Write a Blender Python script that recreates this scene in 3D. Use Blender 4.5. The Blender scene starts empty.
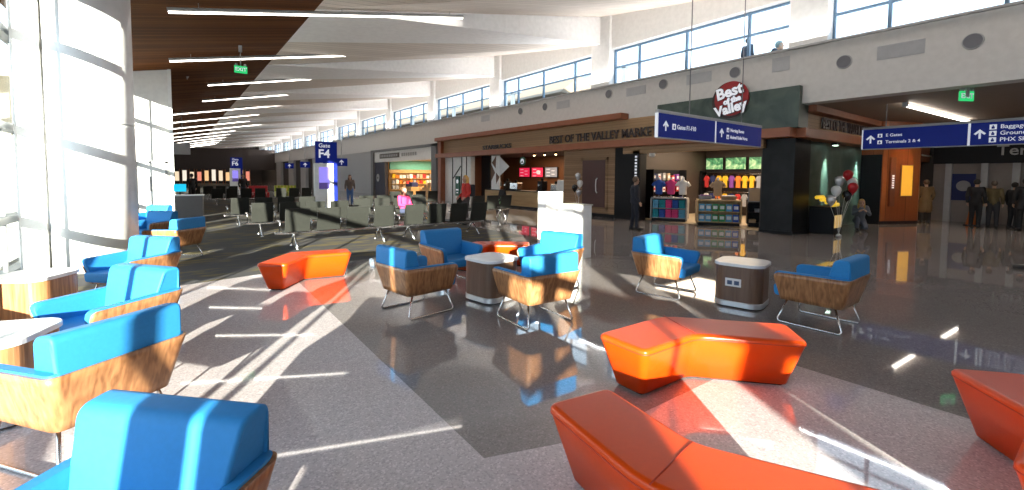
import bpy, bmesh, math, random
from mathutils import Vector, Matrix
random.seed(7)
sc = bpy.context.scene
COL = sc.collection
PI = math.pi

# ------------------------------------------------------------------ materials
def newmat(name):
    m = bpy.data.materials.new(name); m.use_nodes = True
    nt = m.node_tree; nt.nodes.clear()
    out = nt.nodes.new('ShaderNodeOutputMaterial')
    return m, nt, out

def mat(name, col, rough=.5, metal=0., col2=None, scale=6., stretch=(1, 1, 1), detail=3., dist=0., emit=0., ecol=None,
        bump=0., spec=.5, lo=.35, hi=.65, coat=0.):
    m, nt, out = newmat(name)
    b = nt.nodes.new('ShaderNodeBsdfPrincipled')
    b.inputs['Roughness'].default_value = rough
    b.inputs['Metallic'].default_value = metal
    b.inputs['Specular IOR Level'].default_value = spec
    b.inputs['Coat Weight'].default_value = coat
    nt.links.new(b.outputs[0], out.inputs[0])
    c = (*col, 1)
    tc = nt.nodes.new('ShaderNodeTexCoord')
    mp = nt.nodes.new('ShaderNodeMapping'); mp.inputs['Scale'].default_value = stretch
    nz = nt.nodes.new('ShaderNodeTexNoise')
    nz.inputs['Scale'].default_value = scale; nz.inputs['Detail'].default_value = detail; nz.inputs['Distortion'].default_value = dist
    nt.links.new(tc.outputs['Object'], mp.inputs[0]); nt.links.new(mp.outputs[0], nz.inputs['Vector'])
    rp = nt.nodes.new('ShaderNodeValToRGB')
    rp.color_ramp.elements[0].position = lo; rp.color_ramp.elements[1].position = hi
    c2 = col2 or tuple(x * .93 for x in col)
    rp.color_ramp.elements[0].color = (*c2, 1); rp.color_ramp.elements[1].color = c
    nt.links.new(nz.outputs['Fac'], rp.inputs[0])
    nt.links.new(rp.outputs[0], b.inputs['Base Color'])
    if bump:
        bp = nt.nodes.new('ShaderNodeBump'); bp.inputs['Strength'].default_value = bump; bp.inputs['Distance'].default_value = .01
        nt.links.new(nz.outputs['Fac'], bp.inputs['Height']); nt.links.new(bp.outputs[0], b.inputs['Normal'])
    if emit:
        b.inputs['Emission Color'].default_value = (*(ecol or col), 1)
        b.inputs['Emission Strength'].default_value = emit
    return m

def mat_wood(name, dark, light, axis='Z', freq=9., rough=.35, rings=True):
    """walnut style veneer: long streaks along one axis"""
    m, nt, out = newmat(name)
    b = nt.nodes.new('ShaderNodeBsdfPrincipled'); b.inputs['Roughness'].default_value = rough
    nt.links.new(b.outputs[0], out.inputs[0])
    tc = nt.nodes.new('ShaderNodeTexCoord'); mp = nt.nodes.new('ShaderNodeMapping')
    s = [freq, freq, freq]; s['XYZ'.index(axis)] = freq * .07
    mp.inputs['Scale'].default_value = s
    nz = nt.nodes.new('ShaderNodeTexNoise'); nz.inputs['Scale'].default_value = 1.; nz.inputs['Detail'].default_value = 2; nz.inputs['Distortion'].default_value = .35
    wv = nt.nodes.new('ShaderNodeMath'); wv.operation = 'MULTIPLY'; wv.inputs[1].default_value = 26.
    sn = nt.nodes.new('ShaderNodeMath'); sn.operation = 'SINE'
    nz2 = nt.nodes.new('ShaderNodeTexNoise'); nz2.inputs['Scale'].default_value = 3.; nz2.inputs['Detail'].default_value = 5
    ad = nt.nodes.new('ShaderNodeMath'); ad.operation = 'MULTIPLY_ADD'; ad.inputs[1].default_value = .17 if rings else .05
    rp = nt.nodes.new('ShaderNodeValToRGB')
    rp.color_ramp.elements[0].position = .2; rp.color_ramp.elements[1].position = .85
    rp.color_ramp.elements[0].color = (*dark, 1); rp.color_ramp.elements[1].color = (*light, 1)
    L = nt.links.new
    L(tc.outputs['Object'], mp.inputs[0]); L(mp.outputs[0], nz.inputs['Vector']); L(mp.outputs[0], nz2.inputs['Vector'])
    L(nz.outputs['Fac'], wv.inputs[0]); L(wv.outputs[0], sn.inputs[0]); L(sn.outputs[0], ad.inputs[0]); L(nz2.outputs['Fac'], ad.inputs[2])
    L(ad.outputs[0], rp.inputs[0]); L(rp.outputs[0], b.inputs['Base Color'])
    return m

def mat_planks(name, dark, light, axis, width, rough=.45, gap=.08, spec=.3):
    """boards: each board its own tone, thin dark joints; `axis` is the axis across the boards"""
    m, nt, out = newmat(name)
    L = nt.links.new
    b = nt.nodes.new('ShaderNodeBsdfPrincipled'); b.inputs['Roughness'].default_value = rough; b.inputs['Specular IOR Level'].default_value = spec
    L(b.outputs[0], out.inputs[0])
    tc = nt.nodes.new('ShaderNodeTexCoord'); sp = nt.nodes.new('ShaderNodeSeparateXYZ')
    L(tc.outputs['Object'], sp.inputs[0])
    d = nt.nodes.new('ShaderNodeMath'); d.operation = 'DIVIDE'; d.inputs[1].default_value = width
    L(sp.outputs['XYZ'.index(axis)], d.inputs[0])
    fl = nt.nodes.new('ShaderNodeMath'); fl.operation = 'FLOOR'; L(d.outputs[0], fl.inputs[0])
    fr = nt.nodes.new('ShaderNodeMath'); fr.operation = 'FRACT'; L(d.outputs[0], fr.inputs[0])
    wn = nt.nodes.new('ShaderNodeTexWhiteNoise'); wn.noise_dimensions = '1D'; L(fl.outputs[0], wn.inputs['W'])
    nz = nt.nodes.new('ShaderNodeTexNoise'); nz.inputs['Scale'].default_value = 2.; nz.inputs['Detail'].default_value = 4
    mp = nt.nodes.new('ShaderNodeMapping'); s = [.5, .5, .5]; s['XYZ'.index(axis)] = 12; mp.inputs['Scale'].default_value = s
    L(tc.outputs['Object'], mp.inputs[0]); L(mp.outputs[0], nz.inputs['Vector'])
    ad = nt.nodes.new('ShaderNodeMath'); ad.operation = 'MULTIPLY_ADD'; ad.inputs[1].default_value = .55
    L(wn.outputs['Value'], ad.inputs[0])
    hf = nt.nodes.new('ShaderNodeMath'); hf.operation = 'MULTIPLY'; hf.inputs[1].default_value = .5; L(nz.outputs['Fac'], hf.inputs[0]); L(hf.outputs[0], ad.inputs[2])
    rp = nt.nodes.new('ShaderNodeValToRGB'); rp.color_ramp.elements[0].color = (*dark, 1); rp.color_ramp.elements[1].color = (*light, 1)
    rp.color_ramp.elements[0].position = .15; rp.color_ramp.elements[1].position = .85
    L(ad.outputs[0], rp.inputs[0])
    gt = nt.nodes.new('ShaderNodeMath'); gt.operation = 'GREATER_THAN'; gt.inputs[1].default_value = gap; L(fr.outputs[0], gt.inputs[0])
    mx = nt.nodes.new('ShaderNodeMixRGB'); mx.inputs[1].default_value = (*(x * .35 for x in dark), 1)
    L(gt.outputs[0], mx.inputs[0]); L(rp.outputs[0], mx.inputs[2]); L(mx.outputs[0], b.inputs['Base Color'])
    return m

def mat_terrazzo(name, base, rough=.07, chips=85., amt=.22):
    m, nt, out = newmat(name); L = nt.links.new
    b = nt.nodes.new('ShaderNodeBsdfPrincipled'); b.inputs['Roughness'].default_value = rough
    b.inputs['Specular IOR Level'].default_value = .85
    L(b.outputs[0], out.inputs[0])
    tc = nt.nodes.new('ShaderNodeTexCoord')
    v = nt.nodes.new('ShaderNodeTexVoronoi'); v.inputs['Scale'].default_value = chips
    L(tc.outputs['Object'], v.inputs['Vector'])
    rp = nt.nodes.new('ShaderNodeValToRGB'); rp.color_ramp.interpolation = 'CONSTANT'
    e = rp.color_ramp.elements
    e[0].position = 0; e[0].color = (*(x * (1 - amt * .9) for x in base), 1)
    e[1].position = .16; e[1].color = (*base, 1)
    n = e.new(.6); n.color = (*(x * (1 - amt * .25) for x in base), 1)
    n = e.new(.86); n.color = (*(min(1, x * (1 + amt)) for x in base), 1)
    sx = nt.nodes.new('ShaderNodeSeparateXYZ'); L(v.outputs['Color'], sx.inputs[0]); L(sx.outputs[0], rp.inputs[0])
    L(rp.outputs[0], b.inputs['Base Color'])
    return m

def mat_glass(name, tint=(.93, .97, .97), refl=.08):
    m, nt, out = newmat(name); L = nt.links.new
    t = nt.nodes.new('ShaderNodeBsdfTransparent'); t.inputs[0].default_value = (*tint, 1)
    g = nt.nodes.new('ShaderNodeBsdfGlossy'); g.inputs['Roughness'].default_value = .02
    lw = nt.nodes.new('ShaderNodeLayerWeight'); pw = nt.nodes.new('ShaderNodeMath'); pw.operation = 'POWER'; pw.inputs[1].default_value = 5
    fz = nt.nodes.new('ShaderNodeMath'); fz.operation = 'MULTIPLY_ADD'; fz.inputs[1].default_value = .5; fz.inputs[2].default_value = .02
    L(lw.outputs['Facing'], pw.inputs[0]); L(pw.outputs[0], fz.inputs[0])
    mx = nt.nodes.new('ShaderNodeMixShader')
    L(fz.outputs[0], mx.inputs[0]); L(t.outputs[0], mx.inputs[1]); L(g.outputs[0], mx.inputs[2]); L(mx.outputs[0], out.inputs[0])
    return m

def emis(name, col, s):
    m, nt, out = newmat(name)
    e = nt.nodes.new('ShaderNodeEmission'); e.inputs[0].default_value = (*col, 1); e.inputs[1].default_value = s
    nt.links.new(e.outputs[0], out.inputs[0]); return m

W = {}
W['white'] = mat('white_paint', (.80, .79, .77), .6)
W['white2'] = mat('band_paint', (.62, .60, .585), .55)
W['clad'] = mat('white_cladding', (.85, .85, .84), .35)
W['dark'] = mat('black_paint', (.009, .009, .011), .5, spec=.2)
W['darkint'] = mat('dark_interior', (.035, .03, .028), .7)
W['grey'] = mat('grey_paint', (.30, .30, .31), .5)
W['lgrey'] = mat('light_grey_paint', (.40, .40, .405), .5)
W['mull'] = mat('mullion_aluminium', (.10, .11, .12), .4, .2)
W['mullblue'] = mat('clerestory_frame', (.13, .22, .33), .4, .2)
W['glass'] = mat_glass('window_glass')
W['ceilwood'] = mat_planks('ceiling_boards', (.060, .018, .004), (.150, .055, .015), 'Y', .16, .8, .08, .06)
W['ceilbrown'] = mat_planks('ceiling_grain_panels', (.68, .60, .53), (.78, .70, .63), 'Y', .3, .6, .05)
W['ceilwhite'] = mat('ceiling_white_facet', (.92, .91, .91), .6)
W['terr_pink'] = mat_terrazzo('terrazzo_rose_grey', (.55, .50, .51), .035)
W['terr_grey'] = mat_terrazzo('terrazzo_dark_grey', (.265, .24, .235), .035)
W['carpet'] = mat('carpet_mottled', (.16, .13, .055), .95, 0, (.07, .068, .07), 2.2, (.6, 1.6, 1), 6, .6, bump=.3, spec=.1, lo=.5, hi=.68)
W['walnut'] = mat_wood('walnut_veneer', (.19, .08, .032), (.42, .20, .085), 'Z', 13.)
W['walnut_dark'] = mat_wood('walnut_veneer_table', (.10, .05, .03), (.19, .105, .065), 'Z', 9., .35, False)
W['blue'] = mat('blue_upholstery', (.022, .205, .50), .6, 0, (.02, .195, .47), 40, bump=.05, spec=.3)
W['orange'] = mat('orange_leather', (.64, .058, .002), .3, 0, (.62, .055, .002), 30, bump=.03, spec=.35)
W['laminate'] = mat('white_laminate', (.74, .72, .72), .25)
W['chrome'] = mat('brushed_steel', (.62, .62, .63), .22, 1.)
W['silver'] = mat('silver_plinth', (.60, .61, .63), .3, .7)
W['seatleather'] = mat('grey_seat_leather', (.021, .022, .019), .4, 0, (.018, .019, .017), 20, spec=.3)
W['seatblack'] = mat('black_seat_leather', (.02, .02, .022), .35)
W['cornice'] = mat('copper_brown_cornice', (.30, .10, .045), .4, 0, (.26, .085, .038), 3)
W['fascia'] = mat_planks('fascia_boards', (.30, .185, .10), (.46, .29, .155), 'Z', .11, .5, .06)
W['oak'] = mat_wood('oak_counter', (.42, .25, .10), (.62, .42, .2), 'Y', 4, .45, False)
W['slatwood'] = mat_planks('wall_boards', (.22, .13, .07), (.38, .23, .13), 'Z', .09, .5, .05)
W['redwood'] = mat_planks('red_wood_panel', (.20, .055, .02), (.34, .11, .04), 'Y', .4, .35, .02)
W['marble'] = mat('green_slate_tiles', (.085, .12, .10), .4, 0, (.022, .045, .042), 1.6, (1, 1, 1), 8, .8, lo=.3, hi=.7)
W['blackstone'] = mat('black_stone', (.014, .014, .015), .4, 0, (.005, .005, .006), 2.5, (1, 1, 1), 8, .5, spec=.2)
W['signblue'] = mat('sign_blue', (.003, .012, .17), .45, emit=.10, ecol=(.006, .022, .27), spec=.2)
W['signwhite'] = mat('sign_white', (.85, .85, .85), .5, emit=.2, ecol=(.8, .85, 1))
W['lamp'] = emis('linear_lamp', (1, .92, .82), 5.)
W['warm'] = emis('warm_lamp', (1, .62, .28), 9.)
W['doorbrown'] = mat('brown_door', (.085, .035, .032), .45)
W['letter'] = mat('dark_letters', (.03, .015, .016), .4)
W['red'] = mat('red_sign', (.33, .008, .012), .4)
W['skin'] = mat('skin', (.55, .33, .23), .55)
W['concrete'] = mat('apron_concrete', (.55, .54, .52), .9)
def plain(name, c, r=.6): return mat(name, c, r)

# ------------------------------------------------------------------ mesh helpers
def B(): return bmesh.new()
def merge(dst, src):
    me = bpy.data.meshes.new('tmp'); src.to_mesh(me); src.free(); dst.from_mesh(me); bpy.data.meshes.remove(me); return dst
def bx(bm, x0, x1, y0, y1, z0, z1, bev=0., seg=2):
    t = B(); r = bmesh.ops.create_cube(t, size=1)
    for v in t.verts:
        v.co = Vector(((x0 + x1) / 2 + v.co.x * (x1 - x0), (y0 + y1) / 2 + v.co.y * (y1 - y0), (z0 + z1) / 2 + v.co.z * (z1 - z0)))
    if bev: bmesh.ops.bevel(t, geom=t.edges[:], offset=bev, segments=seg, profile=.6, affect='EDGES')
    return merge(bm, t)
def prism(bm, poly, z0, z1, top=None, bev=0., seg=3):
    top = top or poly; t = B()
    lo = [t.verts.new((p[0], p[1], z0)) for p in poly]; hi = [t.verts.new((p[0], p[1], z1)) for p in top]
    n = len(poly)
    t.faces.new(lo[::-1]); tf = t.faces.new(hi)
    for i in range(n): t.faces.new((lo[i], lo[(i + 1) % n], hi[(i + 1) % n], hi[i]))
    bmesh.ops.recalc_face_normals(t, faces=t.faces[:])
    if bev: bmesh.ops.bevel(t, geom=[e for e in tf.edges], offset=bev, segments=seg, profile=.6, affect='EDGES')
    return merge(bm, t)
def polyx(bm, prof, x0, x1, x0b=None, x1b=None):
    """profile [(y,z)] extruded along x"""
    t = B(); n = len(prof)
    a = [t.verts.new((x0, p[0], p[1])) for p in prof]; b = [t.verts.new((x1, p[0], p[1])) for p in prof]
    t.faces.new(a); t.faces.new(b[::-1])
    for i in range(n): t.faces.new((a[i], b[i], b[(i + 1) % n], a[(i + 1) % n]))
    bmesh.ops.recalc_face_normals(t, faces=t.faces[:])
    return merge(bm, t)
def cyl(bm, p0, p1, r0, r1=None, n=12, caps=True):
    p0, p1 = Vector(p0), Vector(p1); r1 = r0 if r1 is None else r1
    d = (p1 - p0).normalized(); a = d.orthogonal().normalized(); b = d.cross(a)
    ring = lambda c, r: [bm.verts.new(c + (a * math.cos(2 * PI * i / n) + b * math.sin(2 * PI * i / n)) * r) for i in range(n)]
    A, Bq = ring(p0, r0), ring(p1, r1)
    for i in range(n): bm.faces.new((A[i], A[(i + 1) % n], Bq[(i + 1) % n], Bq[i])).smooth = True
    if caps: bm.faces.new(A[::-1]); bm.faces.new(Bq)
    return bm
def tube(bm, pts, r, n=8, closed=False):
    pts = [Vector(p) for p in pts]; m = len(pts); rings = []
    prev = None
    for i, p in enumerate(pts):
        if closed: d = (pts[(i + 1) % m] - pts[i - 1])
        else: d = pts[min(i + 1, m - 1)] - pts[max(i - 1, 0)]
        d.normalize()
        a = d.orthogonal().normalized() if prev is None else (prev - d * prev.dot(d)).normalized()
        prev = a; b = d.cross(a)
        rings.append([bm.verts.new(p + (a * math.cos(2 * PI * k / n) + b * math.sin(2 * PI * k / n)) * r) for k in range(n)])
    for i in range(m if closed else m - 1):
        A, Bq = rings[i], rings[(i + 1) % m]
        for k in range(n): bm.faces.new((A[k], A[(k + 1) % n], Bq[(k + 1) % n], Bq[k])).smooth = True
    if not closed: bm.faces.new(rings[0][::-1]); bm.faces.new(rings[-1])
    return bm
def ball(bm, c, r, sx=1, sy=1, sz=1, u=14, v=9):
    t = B(); bmesh.ops.create_uvsphere(t, u_segments=u, v_segments=v, radius=1)
    for q in t.verts: q.co = Vector((c[0] + q.co.x * r * sx, c[1] + q.co.y * r * sy, c[2] + q.co.z * r * sz))
    for f in t.faces: f.smooth = True
    return merge(bm, t)
def lathe(bm, prof, n=24, c=(0, 0)):
    rings = [[bm.verts.new((c[0] + r * math.cos(2 * PI * i / n), c[1] + r * math.sin(2 * PI * i / n), z)) for i in range(n)] for r, z in prof]
    for A, Bq in zip(rings, rings[1:]):
        for i in range(n): bm.faces.new((A[i], A[(i + 1) % n], Bq[(i + 1) % n], Bq[i])).smooth = True
    bm.faces.new(rings[0][::-1]); bm.faces.new(rings[-1]); return bm
def quad(bm, *pts):
    return bm.faces.new([bm.verts.new(p) for p in pts])
def rrect(w, d, r, n=6, cx=0, cy=0):
    out = []
    for sx, sy, a0 in ((1, 1, 0), (-1, 1, 90), (-1, -1, 180), (1, -1, 270)):
        for k in range(n + 1):
            a = math.radians(a0 + 90 * k / n)
            out.append((cx + sx * (w / 2 - r) + r * math.cos(a), cy + sy * (d / 2 - r) + r * math.sin(a)))
    return out
def offset_poly(poly, d):
    """inset a CCW polygon by d"""
    n = len(poly); out = []
    for i in range(n):
        p0, p1, p2 = Vector(poly[i - 1]), Vector(poly[i]), Vector(poly[(i + 1) % n])
        e1, e2 = (p1 - p0).normalized(), (p2 - p1).normalized()
        n1, n2 = Vector((-e1.y, e1.x)), Vector((-e2.y, e2.x))
        k = (n1 + n2); k = k / max(.2, k.dot(n1)); out.append(tuple(p1 + k * d))
    return out
def fillet(poly, rs, n=5):
    """round the corners of a 2d polygon; rs: radius per vertex or one"""
    m = len(poly); out = []
    for i in range(m):
        r = rs[i] if hasattr(rs, '__len__') else rs
        p = Vector(poly[i]); a = (Vector(poly[i - 1]) - p); b = (Vector(poly[(i + 1) % m]) - p)
        if r <= 0: out.append(tuple(p)); continue
        q0, q1 = p + a.normalized() * min(r, a.length * .45), p + b.normalized() * min(r, b.length * .45)
        for k in range(n + 1):
            t = k / n; out.append(tuple(q0 * (1 - t) ** 2 + p * 2 * t * (1 - t) + q1 * t * t))
    return out

# ------------------------------------------------------------------ objects
def obj(name, bm, m, parent=None, kind=None, label=None, smooth=None):
    me = bpy.data.meshes.new(name)
    if isinstance(bm, bmesh.types.BMesh):
        bmesh.ops.recalc_face_normals(bm, faces=bm.faces[:]) if smooth is None else None
        bm.to_mesh(me); bm.free()
    else: me = bm
    me.materials.append(W[m] if isinstance(m, str) else m)
    o = bpy.data.objects.new(name, me); COL.objects.link(o)
    if parent: o.parent = parent
    if kind: o['kind'] = kind
    if label: o['label'] = label
    return o
def thing(name, label, cat, loc=(0, 0, 0), rz=0., group=None):
    o = bpy.data.objects.new(name, None); COL.objects.link(o); o.empty_display_size = .2
    o.location = loc; o.rotation_euler = (0, 0, rz); o['label'] = label; o['category'] = cat
    if group: o['group'] = group
    return o
def tag(o, label, cat, group=None, loc=None, rz=None):
    o['label'] = label; o['category'] = cat
    if group: o['group'] = group
    if loc is not None: o.location = loc
    if rz is not None: o.rotation_euler = (0, 0, rz)
    return o
def struct(name, bm, m, parent=None):
    return obj(name, bm, m, parent, None if parent else 'structure')
KIDS = {}
def dup(root, loc, rz, label=None, group=None):
    def cp(o, par):
        c = o.copy(); COL.objects.link(c)
        if par: c.parent = par
        for ch in [x for x in o.children]: cp(ch, c)
        return c
    r = cp(root, None); r.location = loc; r.rotation_euler = (0, 0, rz)
    if label: r['label'] = label
    if group: r['group'] = group
    return r
def swap_mat(root, frm, to):
    """give a copy its own mesh data with another material on the parts that use `frm`"""
    for ch in root.children_recursive:
        if ch.type == 'MESH' and ch.data.materials and ch.data.materials[0] == frm:
            ch.data = ch.data.copy(); ch.data.materials[0] = to
def text(name, s, size, m, parent=None, loc=(0, 0, 0), rot=(PI / 2, 0, 0), depth=.008, align='LEFT', bold=0., sx=1.):
    cu = bpy.data.curves.new('t', 'FONT'); cu.body = s; cu.size = size; cu.extrude = depth; cu.align_x = align; cu.align_y = 'CENTER'
    cu.offset = bold; cu.resolution_u = 3
    t = bpy.data.objects.new('t', cu); COL.objects.link(t)
    dg = bpy.context.evaluated_depsgraph_get(); me = bpy.data.meshes.new_from_object(t.evaluated_get(dg))
    COL.objects.unlink(t); bpy.data.objects.remove(t); bpy.data.curves.remove(cu)
    me.transform(Matrix.Diagonal((sx, 1, 1, 1)))
    me.transform(Matrix.Translation(loc) @ Matrix.LocRotScale(None, __import__('mathutils').Euler(rot), None))
    me.materials.clear(); me.materials.append(W[m] if isinstance(m, str) else m)
    o = bpy.data.objects.new(name, me); COL.objects.link(o)
    if parent: o.parent = parent
    return o
FACE_NX = (PI / 2, 0, -PI / 2)      # lettering on a face that looks towards -X
FACE_NY = (PI / 2, 0, 0)            # lettering on a face that looks towards -Y
FACE_PX = (PI / 2, 0, PI / 2)
# ------------------------------------------------------------------ setting
XL, XR = -2.25, 15.0
Y0, Y1 = -34.5, 109.5
def slab(bm, poly, z0, z1): return prism(bm, poly, z0, z1)

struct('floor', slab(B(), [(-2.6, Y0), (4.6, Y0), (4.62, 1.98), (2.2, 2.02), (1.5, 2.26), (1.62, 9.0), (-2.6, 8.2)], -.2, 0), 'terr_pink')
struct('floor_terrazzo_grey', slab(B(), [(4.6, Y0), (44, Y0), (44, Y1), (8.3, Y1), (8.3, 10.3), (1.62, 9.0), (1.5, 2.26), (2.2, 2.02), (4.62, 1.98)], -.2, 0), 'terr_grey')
struct('floor_carpet', slab(B(), [(-2.6, 8.2), (1.62, 9.0), (8.3, 10.3), (8.3, Y1), (-2.6, Y1)], -.2, 0), 'carpet')
struct('ground', bx(B(), -160, -2.6, -120, 220, -.6, -.4), 'concrete')

# sloping boarded ceiling on the window side
ZW = lambda x: 6.35 + .195 * (x - 3.3)
bm = B(); xa, xb = -2.7, 3.3
t = [bm.verts.new(p) for p in ((xa, Y0, ZW(xa)), (xb, Y0, ZW(xb)), (xb, Y1, ZW(xb)), (xa, Y1, ZW(xa)),
                              (xa, Y0, ZW(xa) + .1), (xb, Y0, ZW(xb) + .1), (xb, Y1, ZW(xb) + .1), (xa, Y1, ZW(xa) + .1))]
for f in ((0, 1, 2, 3), (4, 5, 6, 7), (0, 1, 5, 4), (1, 2, 6, 5), (2, 3, 7, 6), (3, 0, 4, 7)): bm.faces.new([t[i] for i in f])
struct('ceiling_boards', bm, 'ceilwood')
# folded ceiling up to the clerestory
bb, bw = B(), B()
PIERS = [5.5 + 8 * k for k in range(-5, 14)]
for p in PIERS[:-1]:
    a = (15.2, p, 7.5); b = (15.2, p + 8, 8.68); c = (3.3, p + 8, 6.35); d = (3.3, p + 3.9, 6.35)
    quad(bb, a, b, c); quad(bb, a, c, d)
    q = p + 8
    quad(bw, (15.2, q, 8.68), (15.2, q, 7.5), (3.3, q + 3.9, 6.35), (3.3, q, 6.35))
struct('ceiling_folded', bb, 'ceilbrown')
struct('ceiling_facets', bw, 'ceilwhite')
struct('roof', bx(B(), -2.7, 15.6, Y0, Y1, 8.9, 9.1), 'white')

# end walls
struct('wall_back', bx(B(), -2.7, 44, Y0 - .3, Y0, 0, 9), 'white')
struct('wall_far', bx(B(), -2.7, 16, Y1, Y1 + .3, 0, 9), 'darkint')

# ---- window side: curtain wall, transoms, posts, columns
ZT = ZW(XL)
TR = (.97, 2.53, 4.14)
solids = [(Y0, -26.0), (-24.2, -9.0), (-8.3, -7.77), (-5.27, -5.0), (-1.95, -1.72), (-1.52, -1.15), (6.2, 7.4), (14.9, 17.4), (60, Y1)]  # unseen solid stretches placed to block sun and cast the indoor shadow bands
def wpost(y0, y1): return bx(B(), XL - .04, XL + .04, y0, y1, 0, ZT + .1)
n = 0
for a, b in solids:
    n += 1; struct('wall_left_shade_pier', wpost(a, b), 'white')
struct('wall_left_shade_panel', bx(B(), XL - .1, XL + .1, -4.98, -4.3, 0, 2.0), 'lgrey')  # unseen low panel added to shade the front bench
thin = [.07, .42, 2.6, 4.4, 5.2, 6.0, 9.6, 10.95, 11.95, 14.3] + [14.3 + 2.4 * k for k in range(1, 3)] + [-2.0, -6.6] + [-24.75, -25.3] + [40 + 2.4 * k for k in range(0, 28)]
thin = sorted(y for y in thin if not any(a - .05 < y < b + .05 for a, b in solids))
bm = B()
for y in thin: bx(bm, XL - .03, XL + .03, y - .02, y + .02, 0, ZT)
struct('window_mullions', bm, 'mull')
bm = B()
for z in TR: bx(bm, XL - .1, XL + .08, 8 if z < 1 else Y0, 21.7, z - .06, z + .06); bx(bm, XL - .1, XL + .08, 38, Y1, z - .06, z + .06)
bx(bm, XL - .1, XL + .08, Y0, 8, .42, .52)  # unseen transom set low so sun passes above it to the floor
bx(bm, XL - .1, XL + .08, Y0, 21.7, 0, .1); bx(bm, XL - .1, XL + .08, Y0, Y1, ZT - .12, ZT + .05); bx(bm, XL - .1, XL + .08, 38, Y1, 0, .1)
struct('window_transoms', bm, 'mull')
edges = sorted([s for s in solids] + [(y - .035, y + .035) for y in thin] + [(21.7, 38.0), (Y1, Y1 + 1)])
k = 0
for (a0, a1), (b0, b1) in zip(edges, edges[1:]):
    if b0 - a1 < .1: continue
    k += 1; struct('window_%d' % k, bx(B(), XL - .03, XL - .01, a1, b0, .05, ZT - .1), 'glass')
# white clad round columns and the square post beside them
for i, y in enumerate((-26.0, -13.5, -1.45, 11.3, 46.0, 58.0, 70.0, 82.0)):
    bm = lathe(B(), [(.6, 0), (.6, 2.595), (.6, 2.62), (.594, 2.622), (.594, 2.643), (.6, 2.645), (.6, 2.67), (.6, ZW(-1.15) + .25)], 56, (-1.15, y))
    struct('column_%d' % (i + 1), bm, 'clad')
bm = bx(B(), -2.12, -1.78, 11.15, 11.5, 0, ZT + .1, .01); struct('column_post', bm, 'clad')
bm = bx(B(), -9.5, -3.0, 19, 52, 4.5, 5.1)
for y in (20, 26, 32, 40, 50): bx(bm, -3.5, -3.2, y - .15, y + .15, -.4, 4.5); bx(bm, -9.2, -8.9, y - .15, y + .15, -.4, 4.5)
struct('exterior_canopy', bm, plain('canopy_beige', (.42, .36, .25), .7))
# gate vestibule that closes the row of windows
struct('wall_vestibule', bx(B(), -2.3, -.06, 21.7, 38, 0, ZW(-.06) + .1), 'white')
struct('trim_vestibule_corner', bx(B(), -.06, .05, 21.6, 21.8, 0, ZW(0)), 'clad')
d = struct('door_1', bx(B(), -1.05, -.22, 21.64, 21.72, 0, 2.15), 'clad')
struct('door_frame', merge(bx(bx(B(), -1.13, -1.05, 21.6, 21.74, 0, 2.23), -.22, -.14, 21.6, 21.74, 0, 2.23), bx(B(), -1.13, -.14, 21.6, 21.74, 2.15, 2.23)), 'grey', d)
struct('door_window', bx(B(), -.85, -.42, 21.62, 21.65, 1.1, 1.65), 'grey', d)

# ---- shop side: band, clerestory, piers
struct('wall_right_band', bx(B(), 15.0, 15.5, Y0, Y1, 3.98, 5.65), 'white2')
struct('wall_right_head', bx(B(), 15.0, 15.4, Y0, Y1, 7.18, 8.95), 'white')
for p in PIERS:
    struct('pillar_clerestory', bx(B(), 14.86, 15.46, p - .52, p + .52, 5.64, 8.9, .06), 'clad')
for i, p in enumerate(PIERS[:-1]):
    y0, y1 = p + .5, p + 7.5
    f = B()
    for z in (5.68, 6.42, 7.12): bx(f, 15.2, 15.28, y0, y1, z - .035, z + .035)
    for y in (y0 + .04, y0 + 1.35, y0 + 3.6, y0 + 5.7, y1 - .04): bx(f, 15.19, 15.29, y - .04, y + .04, 5.65, 7.16)
    w = struct('window_%d' % (k + 1 + i), bx(B(), 15.23, 15.25, y0, y1, 5.66, 7.15), 'glass')
    struct('window_frame', f, 'mullblue', w)
struct('roof_lower', bx(B(), 15.5, 44, -20, Y1, 4.9, 5.1), 'concrete')
# building and hill beyond the clerestory
struct('terrain_hill', prism(B(), [(60, 20), (75, 20), (90, 140), (60, 140)], 0, 13, [(66, 26), (70, 26), (78, 130), (68, 130)]), plain('hill_tan', (.30, .21, .14), .9))
bm = prism(B(), [(20, 21.5), (24, 21.5), (24, 70), (20, 70)], 7.2, 8.5, [(21.8, 21.5), (22.2, 21.5), (22.2, 70), (21.8, 70)])
bx(bm, 20.5, 23.5, 22, 69.5, 5.1, 7.2)
struct('exterior_roof_house', bm, plain('tan_metal', (.17, .13, .095), .7))
for y in (15.5, 17.6, 25.2, 27.2, 33.4, 41.5):
    struct('exterior_roof_post', bx(bx(B(), 18.9, 19.1, y - .12, y + .12, 5.1, 7.5), 18.9, 19.1, y - .9, y + .9, 7.42, 7.56), 'clad')

# ---- corridor to the right of the shop corner
struct('ceiling_soffit', bx(B(), 15.5, 44, -10, 5.8, 3.98, 4.1), mat('soffit_paint', (.24, .19, .155), .6))
struct('wall_corridor_end', bx(B(), 26.2, 26.6, -10, 4.6, 0, 4.0), mat('corridor_wall', (.24, .205, .185), .6))
struct('wall_corridor_side', bx(B(), 15.0, 44, -10.3, -10, 0, 4.0), 'lgrey')
struct('wall_right_rear', bx(B(), 15.0, 15.4, Y0, -10, 0, 4.0), 'lgrey')
struct('trim_dark_header', bx(B(), 26.05, 26.2, -10, 4.6, 2.42, 3.98), 'dark')
for i, y in enumerate((4.1, 3.05, 2.2, .9, -.4)):
    struct('trim_corridor_post', bx(B(), 26.0, 26.2, y - .1, y + .1, 0, 2.42), 'lgrey')
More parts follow.
